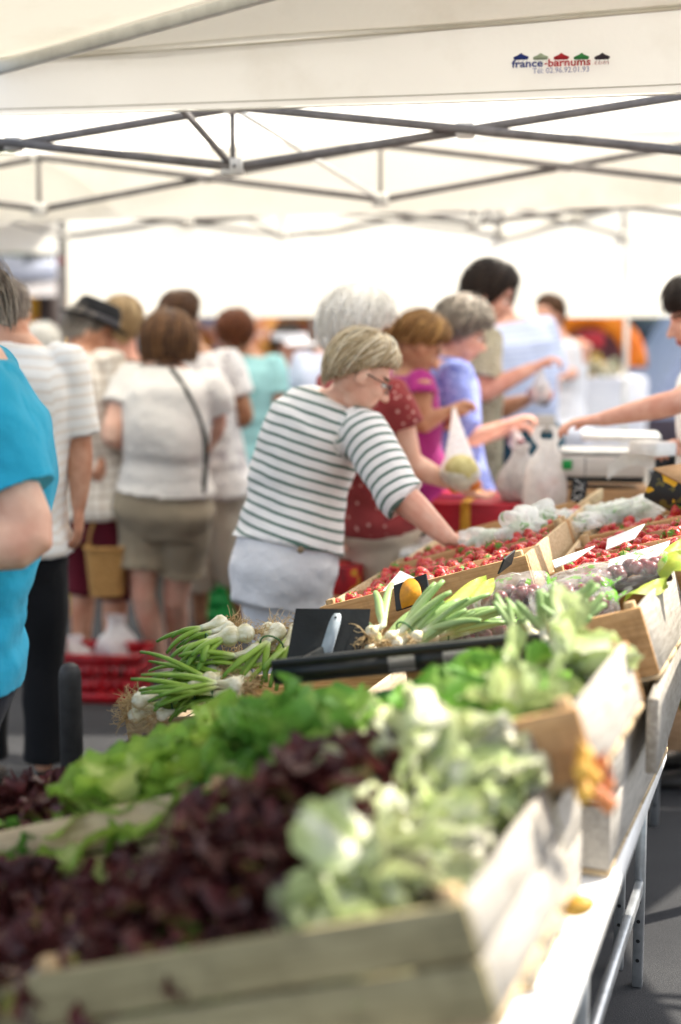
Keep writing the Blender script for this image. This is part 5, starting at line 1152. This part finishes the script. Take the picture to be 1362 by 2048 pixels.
# wicker basket on the hat man's arm
WK = plain('wicker', '#c99b5c', '#8d6636', rough=.7, scale=90, bmp=.6, bscale=110, stretch=(1, 1, 2.2)); wb = W(214, 1142, 6.28); WB = empty('wicker_basket', wb - V(0, 0, .11), 'woven wicker basket carried low beside the burgundy trousers', 'basket')
mb = MB(); a = np.linspace(0, 2 * math.pi, 40, endpoint=False); sgn = lambda t, p: np.sign(t) * np.abs(t) ** p; rr = []
for z in np.linspace(-.11, .11, 15):
    k = 1 + .12 * (z / .11) + (.012 if int(round((z + .11) / .0157)) % 2 else 0); rr.append(wb + UZ * z + sgn(np.cos(a), .6)[:, None] * V(.085, 0, 0) * k + sgn(np.sin(a), .6)[:, None] * V(0, .06, 0) * k)
mb.rings(rr, False); mb.rings([rr[0], rr[0] * .02 + wb * .98 - UZ * .1078], True); obj('basket_body', mb, WK, WB); mb = MB(); mb.tube([wb + V(math.cos(t) * .08, 0, .10 + math.sin(t) * .16) for t in np.linspace(0, math.pi, 14)], .007, 8); obj('handle', mb, WK, WB); mb = MB(); mb.tube(list(rr[-1]) + [rr[-1][0]], .008, 6, False); obj('rim', mb, WK, WB)
# printed carton at the counter end
m, nt, out = newmat('fruit_print_carton'); v = coords(nt); col = ramp(nt, noise(nt, v, 9, 2), [(.36, '#3a2320'), (.45, '#a3202a'), (.56, '#c22a2a'), (.6, '#d79a28'), (.7, '#43271f')]); nt.links.new(principled(nt, col, .5, .3), out.inputs[0])
pc = W(698, 1180, 5.0); abox(V(pc[0], 5.0, pc[2] + .045), .05, .09, .05, 14, 'printed_carton', 'carton printed with red and yellow fruit behind the lilac trousers', 'carton', m); abox(V(pc[0], 5.0, (pc[2] - .006) / 2), .09, .11, (pc[2] - .006) / 2, 14, 'cardboard_box', 'tall plain box under the fruit printed carton', 'box', CARD)
# ------------------------------------------------------------------ the crowd
def off(p, *d): return np.asarray(p, float) + V(*d)
def H(dark, mid, light): return hairmat('hair', dark, mid, light)
HB = H('#2c1c12', '#553823', '#8a6238'); HBR = H('#2a1810', '#4e3220', '#7a5432'); HAUB = H('#35180c', '#5f3018', '#8f5328'); HW = H('#cfc9c0', '#ebe7df', '#fbf9f4'); HGB = H('#8a7453', '#d6c09a', '#f8efd8'); HG = H('#4a443e', '#857a6e', '#b9ae9f'); HD = H('#17110e', '#2c211b', '#4a3a2e'); HPON = H('#4a3018', '#7f5830', '#c49a5c'); HBL = H('#7d6446', '#b3966c', '#d2b98e'); HDG = H('#52463b', '#85766a', '#b8aa9a')
SHORT = dict(front=.075, temple=.03, side=.0, back=-.07, vol=.012, n=170, curl=.8); CURLY = dict(front=.06, temple=.01, side=-.03, back=-.085, vol=.028, n=320, curl=2.0, taper=.35)
G = 'shoppers around the stall'
# 1 man in the turquoise polo, nearest on the left
B1 = person('person in a turquoise polo shirt, elbow bent, cut by the left photo edge', W(-105, 1290, 2.95), W(-62, 700, 2.95), -100, head=W(-86, 640, 2.97), face=-80, tilt=-22, skin='fair', wd=1.12, dp=1.15, sw=.205, armk=1.22, male=True, vox=.008,
    arms={'l': (W(66, 1080, 2.68), W(-170, 1105, 2.62), {'pn': V(0, 0, -1), 'curl': .5})}, top=dict(mat=cloth('turquoise_cotton', '#30aed4', var=.09, fold=.6), sl=.37, hem=-.10, fit=.022, slf=.016, collar=True, wr=.010, vx=.009), bottom=dict(mat=cloth('navy_denim', '#22242e', var=.1), fit=.014), hair=(HDG, dict(SHORT, back=-.06, vol=.014)), group=G)
# 2 man in the white striped polo
B2 = person('person in a white polo with fine beige stripes and black trousers, back turned', W(18, 1075, 4.8), W(30, 676, 4.8), 6, head=W(12, 632, 4.86), face=-25, tilt=-18, hk=.92, skin='tan', wd=1.1, male=True,
    arms={'r': (W(160, 905, 4.8), W(158, 1010, 4.78), {})}, top=dict(mat=cloth('white_beige_stripe', '#efece6', stripe=('#e0d6c9', .036, .3), var=.04), sl=.40, hem=-.05, fit=.018, slf=.010, collar=True), bottom=dict(mat=cloth('black_trousers', '#17181b'), fit=.012), hair=(HDG, dict(SHORT, front=.11, temple=.06, vol=.003, n=120, back=-.05)), group=G)
# 3 man in the hat
B3 = person('person in a black hat, plaid shirt and burgundy trousers looking down to the right', W(186, 990, 6.450), W(158, 698, 6.450), 35, head=W(180, 668, 6.490), face=75, tilt=-22, skin='tan', S=1.06, wd=1.05, male=True,
    arms={'r': (W(222, 860, 6.400), W(212, 905, 6.330), {'curl': .9}), 'l': (W(235, 850, 6.600), W(262, 900, 6.700), {})}, top=dict(mat=cloth('plaid_cotton', '#e6ddd0', plaid=('#a58f78', .045), var=.05), sl=.5, hem=-.14, fit=.022, slf=.02, collar=True), bottom=dict(mat=cloth('burgundy_cotton', '#5e1626'), len=.60, fit=.012, flare=.008), hair=(HG, dict(SHORT, vol=.006, n=90)), group=G)
mb = MB(); c, f, r, u = B3.head + B3.hu * .062, B3.hf, B3.hr, B3.hu; a = np.linspace(0, 2 * math.pi, 40, endpoint=False); rr = []
for z, rx, ry, dip in ((-.002, .095, .115, 0), (-.004, .14, .165, .012), (.004, .142, .168, .012), (.010, .092, .112, 0), (.045, .088, .108, 0), (.085, .080, .096, 0), (.098, .062, .078, 0), (.086, .025, .05, 0)):
    rr.append(c + u * (z + dip * np.cos(2 * a) * -1)[:, None] * 1.0 + np.sin(a)[:, None] * r * rx + np.cos(a)[:, None] * f * ry)
mb.rings(rr); hat = obj('hat', mb, plain('black_felt', '#242426', '#18181a', rough=.9), B3.root); mb = MB(); mb.rings([c + u * z + np.sin(a)[:, None] * r * (.0905 - z * .1 + k) + np.cos(a)[:, None] * f * (.1105 - z * .1 + k) for z, k in ((.012, .003), (.034, .003))], False); obj('hat_band', mb, plain('grey_band', '#5d5a5e', rough=.7), hat)
# 4 behind the hat
person('person with short blond grey hair and a taupe t-shirt, seen from behind', W(258, 1010, 6.9), W(250, 712, 6.9), 2, head=W(246, 652, 6.92), face=-8, skin='pink', male=True, top=dict(mat=cloth('taupe_jersey', '#8b7f76'), sl=.42, fit=.014), bottom=dict(mat=cloth('grey_trousers', '#6a655f')), hair=(HBL, dict(SHORT, back=-.085, vol=.016, n=240)), group=G)
# 5 woman in the white t-shirt and khaki shorts
B5 = person('person with a brown bob, white t-shirt and khaki shorts, black strap across the shoulder', W(330, 992, 6.3), W(344, 732, 6.28), 10, head=W(338, 692, 6.33), face=-6, tilt=-6, skin='fair', male=False, wd=1.06, dp=1.12, S=1.02, sw=.18, armk=1.15, shdrop=.02,
    arms={'l': (W(222, 872, 6.2), W(262, 888, 6.42), {}), 'r': (W(432, 850, 6.35), W(405, 905, 6.55), {})}, legs={'l': (W(285, 1190, 6.32), W(326, 1335, 6.5)), 'r': (W(352, 1200, 6.4), W(358, 1325, 6.75))},
    top=dict(mat=cloth('white_jersey', '#e0dbd4', var=.05, fold=.5), sl=.25, hem=.07, fit=.026, slf=.018, flare=.03, wr=.007), bottom=dict(mat=cloth('khaki_linen', '#8f836f', var=.08), name='shorts', waist=.22, len=.34, fit=.022, flare=.035, wr=.007), hair=(HB, dict(front=.06, temple=-.02, side=-.075, back=-.085, vol=.034, n=420, curl=.9, taper=.0, wide=1.3, hug=.15)), group=G, shoes='#9a948c')
st = [B5.spine(.98) + B5.tr * .03 - B5.fu * .085]
for t, lat, dpt in ((.9, .07, .115), (.8, .12, .125), (.65, .17, .115), (.5, .20, .085), (.3, .20, .06), (.12, .20, .04)): st.append(B5.spine(t) + B5.tr * lat - B5.fu * dpt)
from mathutils.bvhtree import BVHTree
sm_ = [c for c in B5.root.children if c.name.startswith('shirt')][0].data; bt = BVHTree.FromPolygons([v.co for v in sm_.vertices], [tuple(p.vertices) for p in sm_.polygons])
for i, p in enumerate(st):
    hit = bt.ray_cast(Vector(p - B5.base - B5.fu * .4), Vector(B5.fu)); st[i] = (np.array(hit[0]) + B5.base - B5.fu * .004) if hit[0] else p
mb = MB(); mb.tube(st, .011, 8, flat=.5, up=B5.fu); obj('bag_strap', mb, plain_cache('#1d221f', rough=.7), B5.root)
# 6 white printed t-shirt behind her
person('person in a white printed t-shirt and beige trousers, hand on hip', W(425, 960, 7.25), W(395, 700, 7.2), 18, head=W(364, 640, 7.22), face=35, skin='brown', male=False, wd=1.05,
    arms={'r': (W(494, 835, 7.15), W(452, 862, 7.35), {'curl': .8})}, legs={'r': (W(455, 1090, 7.25), W(488, 1250, 7.35)), 'l': (W(398, 1110, 7.3), W(400, 1255, 7.4))}, top=dict(mat=cloth('white_grey_print', '#ebe7e4', print_=('#8d858a', 26, .25, '#a39aa0'), var=.05), sl=.3, hem=-.10, fit=.02), bottom=dict(mat=cloth('beige_cotton', '#cabfae'), len=.72, fit=.02, flare=.012), hair=(HBR, dict(SHORT, side=-.02, back=-.06, vol=.026, n=260, curl=1.2)), group=G)
# 7 auburn hair, aqua top
person('person with auburn hair in an aqua top and blue skirt, seen from behind', W(495, 905, 8.3), W(502, 705, 8.3), 25, head=W(470, 672, 8.3), face=-10, tilt=-12, skin='tan', male=False, wd=1.05, vox=.011,
    top=dict(mat=cloth('aqua_jersey', '#9fd0d2', print_=('#5fa9a8', 9, .18)), sl=.3, hem=-.05, fit=.02), bottom=dict(mat=cloth('blue_cotton', '#5fb2cf'), name='shorts', len=.3, fit=.03, flare=.04), hair=(HAUB, dict(CURLY, vol=.034, n=300)), group=G)
# 8 white visor
B8 = person('person in a white sun visor and dark top, facing the right, far behind', W(575, 900, 9.3), W(570, 745, 9.3), 150, head=W(578, 690, 9.25), face=120, skin='pink', male=False, vox=.012, top=dict(mat=cloth('dark_navy', '#3d3f52'), sl=.3, fit=.02), bottom=dict(mat=cloth('grey_blue', '#6d7385')), hair=(HD, dict(SHORT, n=120)), group=G)
mb = MB(); c, f, r, u = B8.head + B8.hu * .05, B8.hf, B8.hr, B8.hu; a = np.linspace(-2.9, 2.9, 30)
P = np.array([[c + u * z + (math.sin(t) * r * .10 + math.cos(t) * f * .12) for z in (-.02, .03)] for t in a]); mb.grid(P); P = np.array([[c - u * (.02 + .03 * k) + math.sin(t) * r * (.10 + .04 * k) + math.cos(t) * f * (.12 + .12 * k) for k in (0, .5, 1)] for t in np.linspace(-1.3, 1.3, 16)]); mb.grid(P); obj('visor', mb, plain_cache('#eeeef6', rough=.7), B8.root)
mb = MB(); cs = B8.spine(.95); mb.ell(cs + B8.fu * .06 - UZ * .05, V(.085, 0, 0), V(0, .06, 0), V(0, 0, .10)); obj('scarf', mb, plain_cache('#f1eee8', rough=.8), B8.root)
# 10 white hair, red blouse (behind the striped shirt)
B10 = person('person with bouffant white hair and dark red printed blouse holding a melon', W(728, 1020, 5.15), W(725, 752, 5.1), 52, head=W(715, 672, 5.12), face=70, tilt=-14, skin='fair', male=False, wd=1.15, dp=1.1, S=1.03, vox=.007,
    arms={'r': (W(822, 928, 5.02), W(905, 968, 5.06), {'pn': V(0, 0, 1), 'curl': .5}), 'l': (W(800, 930, 5.4), W(880, 960, 5.35), {'pn': V(0, 0, 1), 'curl': .5})}, top=dict(mat=cloth('red_print', '#8f3a3a', print_=('#d8a79c', 34, .22, '#6e2a30')), sl=.22, hem=-.10, fit=.016, slf=.02), bottom=dict(mat=cloth('beige_cotton', '#d2c2ad'), fit=.02), hair=(HW, dict(CURLY, vol=.046, n=420, curl=1.4, back=-.11, side=-.06)), group=G)
# 11 ponytail, magenta
B11 = person('person with a blond brown ponytail and magenta top, head bent over a bag', W(838, 1010, 5.75), W(812, 742, 5.75), 70, head=W(838, 694, 5.74), face=80, tilt=-35, skin='brown', male=False, vox=.008, wd=.95,
    arms={'r': (W(838, 850, 5.6), W(888, 826, 5.62), {'pn': V(0, 0, -1), 'curl': .9}), 'l': (W(880, 865, 5.9), W(905, 830, 5.72), {'curl': .9})}, top=dict(mat=cloth('magenta_jersey', '#93286e'), sl=.1, hem=-.08, fit=.016), bottom=dict(mat=cloth('dark_navy_trousers', '#20222e')), hair=(HPON, dict(SHORT, back=-.05, vol=.022, n=260, curl=.6, pony=True)), group=G)
mb = MB(); c = B11.head - B11.hf * .115 + B11.hu * .03; mb.ell(c, B11.hr * .035, B11.hf * .018, B11.hu * .022); obj('hair_clip', mb, plain_cache('#1c1716', rough=.4), B11.root)
# 12 curly grey, blue flowers
B12 = person('person with curly grey hair and glasses in a blue floral blouse', W(905, 985, 6.0), W(893, 722, 6.0), 80, head=W(925, 668, 6.0), face=88, tilt=-22, skin='pink', male=False, wd=1.12, vox=.008,
    arms={'r': (W(912, 890, 5.85), W(1008, 852, 5.86), {'pn': V(0, 0, -1), 'curl': .8}), 'l': (W(930, 880, 6.2), W(1010, 862, 6.1), {'curl': .8})}, top=dict(mat=cloth('blue_floral', '#8490cf', print_=('#c9cff2', 40, .2, '#4c56a8')), sl=.34, hem=-.2, fit=.03, slf=.03, collar=True), bottom=dict(mat=cloth('dark_trousers', '#35343c')), hair=(HG, dict(CURLY, vol=.034, n=420, curl=2.2)), group=G, eyes=True)
glasses(B12, '#3a2a1c')
# 13 tall man
B13 = person('tall person in a patterned khaki shirt stretching an arm to a bag of peaches', W(945, 960, 6.55), W(945, 655, 6.55), 75, head=W(978, 590, 6.55), face=95, tilt=-28, S=1.06, skin='pink', male=True, vox=.008,
    arms={'r': (W(955, 790, 6.32), W(1062, 738, 6.3), {'pn': V(0, 0, -1), 'curl': 1.0}), 'l': (W(1000, 820, 6.75), W(1052, 800, 6.55), {'pn': V(0, 0, 1), 'curl': .7})}, top=dict(mat=cloth('khaki_pattern', '#b3a98f', print_=('#6f6552', 50, .3, '#d0c8b2')), sl=.34, hem=-.12, fit=.022, slf=.02), bottom=dict(mat=cloth('khaki_trousers', '#a3957a')), hair=(HD, dict(SHORT, temple=-.03, side=-.05, vol=.02, n=260)), group=G, eyes=True)
# 14 pale blue shirt
person('person in a pale blue shirt with back turned beyond the tall man', W(1035, 900, 7.8), W(1015, 640, 7.8), -20, head=W(985, 592, 7.82), face=-50, skin='pink', male=True, S=1.08, vox=.011, wd=1.1, top=dict(mat=cloth('pale_blue_cotton', '#cdd6f0', stripe=('#b3bee2', .03, .3), var=.04), sl=.4, hem=-.16, fit=.035, slf=.02), bottom=dict(mat=cloth('blue_grey_trousers', '#cfd2e2')), hair=(HD, dict(SHORT, n=120)), group=G)
# 15 white tank top
person('person in a white sleeveless top and white apron behind the counter', W(1112, 850, 8.9), W(1118, 672, 8.9), 200, head=W(1098, 632, 8.86), face=235, skin='pink', male=False, vox=.011, arms={'l': (W(1152, 745, 8.85), W(1125, 752, 8.7), {})}, top=dict(mat=cloth('white_rib', '#eeeef4', print_=('#5c6470', 7, .16)), sl=0, fit=.014), bottom=dict(mat=cloth('white_apron', '#dfe0ea', var=.03), len=.8, fit=.05, flare=.05), hair=(HBR, dict(SHORT, n=120)), group=G)
# 16 the seller
B16 = person('person selling at the right edge, short dark hair, bare arm stretched over the scales', W(1425, 1000, 4.95), W(1408, 722, 4.9), -78, head=W(1396, 636, 4.88), face=-92, tilt=-18, skin='pink', male=False, vox=.0065, wd=1.05,
    arms={'l': (W(1352, 805, 4.62), W(1205, 838, 4.72), {'pn': V(0, 0, -1), 'curl': .55, 'd': V(-1, .05, -.12)}), 'r': (W(1425, 900, 5.2), W(1345, 893, 4.85), {'pn': V(0, 0, -1), 'curl': .8})}, top=dict(mat=cloth('white_tank', '#f0efec'), sl=.06, fit=.014), bottom=dict(mat=cloth('green_apron', '#7f9a5e'), waist=.45, fit=.02), hair=(HD, dict(front=.05, temple=-.01, side=-.05, back=-.08, vol=.026, n=360, curl=.5)), group='stall keepers')
# extra people in the far blur
person('person in a white top far behind the black hat, head lowered', W(92, 900, 8.2), W(98, 718, 8.2), 20, head=W(84, 694, 8.2), face=-60, tilt=-20, skin='pink', male=False, vox=.012, top=dict(mat=cloth('white_top', '#efefee'), sl=.4, fit=.02), bottom=dict(mat=cloth('tan_trousers', '#8a7a66')), hair=(HW, dict(SHORT, n=120)), group=G)
person('person in a pale blue top, half hidden behind the white haired shopper', W(662, 900, 8.4), W(655, 700, 8.4), 10, head=W(668, 650, 8.42), face=20, skin='pink', male=False, vox=.012, top=dict(mat=cloth('ice_blue', '#d5dbf2'), sl=.4, fit=.02), bottom=dict(mat=cloth('grey_skirt', '#84828c')), hair=(HD, dict(SHORT, n=100)), group=G)
# 9 the woman in the striped shirt: last, most detail
B9 = person('person in a green and white striped shirt reaching over the strawberries', W(572, 1112, 4.5), W(676, 792, 4.52), 50, head=W(722, 752, 4.46), face=80, tilt=-30, skin='fair', male=False, wd=.89, dp=1.03, S=1.0, sw=.172, armk=1.15, vox=.0055, hk=.93, shdrop=.035, mid=W(612, 930, 4.55),
    arms={'r': (W(796, 985, 4.28), W(893, 1074, 4.22), {'pn': V(-.1, 0, -1), 'curl': .55, 'd': V(.9, .1, -.32)}), 'l': (W(585, 950, 4.85), W(640, 1040, 4.95), {})}, top=dict(mat=cloth('breton_stripe', '#efebe8', stripe=('#3f6456', .0325, .30), var=.03, fold=.3), sl=.60, hem=.07, fit=.026, slf=.012, flare=.04, wr=.0065, vx=.008, neck=.965), bottom=dict(mat=cloth('lilac_cotton', '#eceaec', var=.06, fold=.6), fit=.016, wr=.008, waist=.24, thigh=1.05), hair=(HGB, dict(front=.075, temple=.055, side=.03, back=-.08, vol=.020, n=800, curl=.8, taper=.3, sweep=.5)), group=G, eyes=True)
glasses(B9, '#3b2a2a')
mb = MB(); a = np.linspace(0, 2 * math.pi, 14, endpoint=False)
BT = W(601, 1100, 4.285); yn = nrm(W(601, 1100, 4) - W(601, 1100, 5)); bx = nrm(np.cross(yn, UZ)); bz = np.cross(bx, yn); mb.rings([BT + yn * z + (np.cos(a)[:, None] * bx + np.sin(a)[:, None] * bz) * k for z, k in ((-.004, .010), (.002, .011), (.004, .008))]); obj('button', mb, plain_cache('#9a8468', rough=.4), B9.root)
# bags held by shoppers
MELON = plain('melon', '#cfc48a', '#b4a768', rough=.6, scale=40, bmp=.3, bscale=90); CLEAR = film('thin_clear_bag', '#f6f4f2', .55, None, .35)
def held_bag(c, top, sx, sz, seed, label, fruits, mat=CLEAR):
    """a thin bag hanging from 'top' around its contents at c"""
    c, top = np.asarray(c, float), np.asarray(top, float); root = empty('carrier_bag', c, label, 'bag', 'plastic bags with shopping'); a = np.linspace(0, 2 * math.pi, 36, endpoint=False); rr = []
    for t in np.linspace(-1, 1, 14):
        q = c + (top - c) * max(0, t) ** 1.1 + V(0, 0, min(t, 0) * sz); k = math.sqrt(max(1 - min(t, 0) ** 2, .02)) if t < 0 else (1 - t) ** 1.2 * .92 + .08
        rr.append(q + np.cos(a)[:, None] * V(sx, 0, 0) * k + np.sin(a)[:, None] * V(0, sx * .8, 0) * k)
    q = np.array(rr); fl = q.reshape(-1, 3); n_ = fl - c; n_[:, 2] *= .2; n_ /= np.linalg.norm(n_, axis=1)[:, None] + 1e-6; fl = fl + n_ * (wob(fl * V(1, 1, .3), 70, seed) * .006)[:, None]; mb = MB(); mb.rings(list(fl.reshape(q.shape)), True); obj('bag_body', mb, mat, root)
    for m_, dx, dz, r_ in fruits: mb = MB(); mb.ell(c + V(dx, 0, dz), V(r_, 0, 0), V(0, r_, 0), V(0, 0, r_ * .95), 18, 12); obj('fruit', mb, m_, root)
ORNG = plain('orange_fruit', '#e08a3c', '#cf6a2c', rough=.5)
held_bag(W(922, 942, 4.98), W(908, 815, 5.4), .075, .075, 81, 'clear bag holding a yellow melon and small orange fruit', [(MELON, 0, .0, .062), (ORNG, .045, -.045, .026), (ORNG, -.02, -.055, .026)])
held_bag(W(1080, 788, 6.32), W(1082, 725, 6.3), .06, .05, 82, 'clear bag of peaches held up by the tall man', [(PEACH, -.03, 0, .03), (PEACH, .03, -.005, .03), (DARKF, 0, .02, .028), (DARKF, .02, -.03, .026)])
held_bag(W(1030, 880, 5.9), W(1030, 856, 5.88), .035, .035, 83, 'small bag of dark red fruit in the floral blouse wearer\'s hand', [(FRUIT, -.01, 0, .024), (FRUIT, .016, -.01, .024)])
carrier(W(236, 945, 6.42), .095, .08, .14, 84, 'pale carrier bag with faint green and yellow print held by the man in the hat', film('printed_bag', '#efece8', .8, ('#9db06a', 14, .35), .4), None, 0, True)
# the shopping bag behind the peaches
TEAL = plain('teal_canvas', '#27505f', '#1c3a46', rough=.8, scale=14); c = W(1068, 905, 6.2); A_ = (nrm(V(1, -.2, 0)), nrm(V(.2, 1, 0)), UZ); sb = empty('shopping_trolley', V(c[0], c[1], 0), 'dark teal shopping trolley bag with a grey top flap behind the carrier bags', 'trolley')
mb = MB(); rr = [];
for z, k in ((.28, .8), (.32, .92), (c[2] - .08, 1.0), (c[2] + .06, .98), (c[2] + .13, .8)): rr.append(np.array([V(c[0], c[1], z) + A_[0] * sgn(math.cos(t), .5) * .135 * k + A_[1] * sgn(math.sin(t), .5) * .10 * k for t in np.linspace(0, 2 * math.pi, 28, endpoint=False)]))
mb.rings(rr); obj('bag_body', mb, TEAL, sb); mb = MB(); mb.box(c + V(.015, -.10, .135), .062, .012, .035, bev=.006); obj('flap', mb, plain('grey_flap', '#a9a49c', rough=.8), sb)
for s in (-1, 1):
    mb = MB(); mb.tube([V(c[0] + s * .09, c[1] + .02, .28), V(c[0] + s * .09, c[1] + .1, .10)], .008, 8); obj('frame_bar', mb, BAR, sb); mb = MB(); an = np.linspace(0, 2 * math.pi, 20, endpoint=False); mb.rings([V(c[0] + s * .1 + q, c[1] + .1, .085) + (np.cos(an)[:, None] * V(0, 1, 0) + np.sin(an)[:, None] * UZ) * k for q, k in ((-.015, .06), (-.012, .085), (.012, .085), (.015, .06))]); obj('wheel', mb, BLK, sb)
# ------------------------------------------------------------------ light and camera
w = bpy.data.worlds.new('World'); SC.world = w; w.use_nodes = True; nt = w.node_tree; nt.nodes.clear()
EL, AZ = 50, 62      # sun height, and its bearing to the right of the view direction
sk = nt.nodes.new('ShaderNodeTexSky'); sk.sky_type = 'NISHITA'; sk.sun_disc = False; sk.sun_elevation = R(EL); sk.sun_rotation = R(AZ); sk.dust_density = 2.0; sk.ozone_density = .8
bg = nt.nodes.new('ShaderNodeBackground'); bg.inputs['Strength'].default_value = .15; ow = nt.nodes.new('ShaderNodeOutputWorld'); hs = nt.nodes.new('ShaderNodeHueSaturation'); hs.inputs['Saturation'].default_value = .55; nt.links.new(sk.outputs[0], hs.inputs['Color']); nt.links.new(hs.outputs[0], bg.inputs[0]); nt.links.new(bg.outputs[0], ow.inputs[0])
sd = bpy.data.lights.new('sun', 'SUN'); sd.energy = 4.4; sd.angle = R(.5); sd.color = (1, .94, .83); so = bpy.data.objects.new('sun', sd); COL.objects.link(so)
S = Vector((math.sin(R(AZ)) * math.cos(R(EL)), math.cos(R(AZ)) * math.cos(R(EL)), math.sin(R(EL)))); so.rotation_euler = (-S).to_track_quat('-Z', 'Y').to_euler(); so.location = (6, 4, 12)
cam = bpy.data.cameras.new('camera'); cam.sensor_fit = 'VERTICAL'; cam.sensor_height = 36; cam.lens = 36 * FPX / 2048; cam.clip_end = 600; cam.clip_start = .05
cam.dof.use_dof = True; cam.dof.focus_distance = 3.42; cam.dof.aperture_fstop = 1.2; cam.dof.aperture_blades = 0
co_ = bpy.data.objects.new('camera', cam); COL.objects.link(co_); co_.location = (0, 0, CZ); co_.rotation_euler = (math.pi / 2 - PITCH, 0, 0); SC.camera = co_
SC.view_settings.view_transform = 'Standard'; SC.view_settings.look = 'None'; SC.view_settings.exposure = 0
SC.cycles.film_exposure = 2.45; SC.cycles.max_bounces = 8; SC.cycles.diffuse_bounces = 4; SC.cycles.transparent_max_bounces = 12; SC.cycles.transmission_bounces = 4; SC.cycles.glossy_bounces = 2; SC.cycles.use_denoising = True; SC.cycles.caustics_reflective = False; SC.cycles.caustics_refractive = False; SC.cycles.sample_clamp_indirect = 6
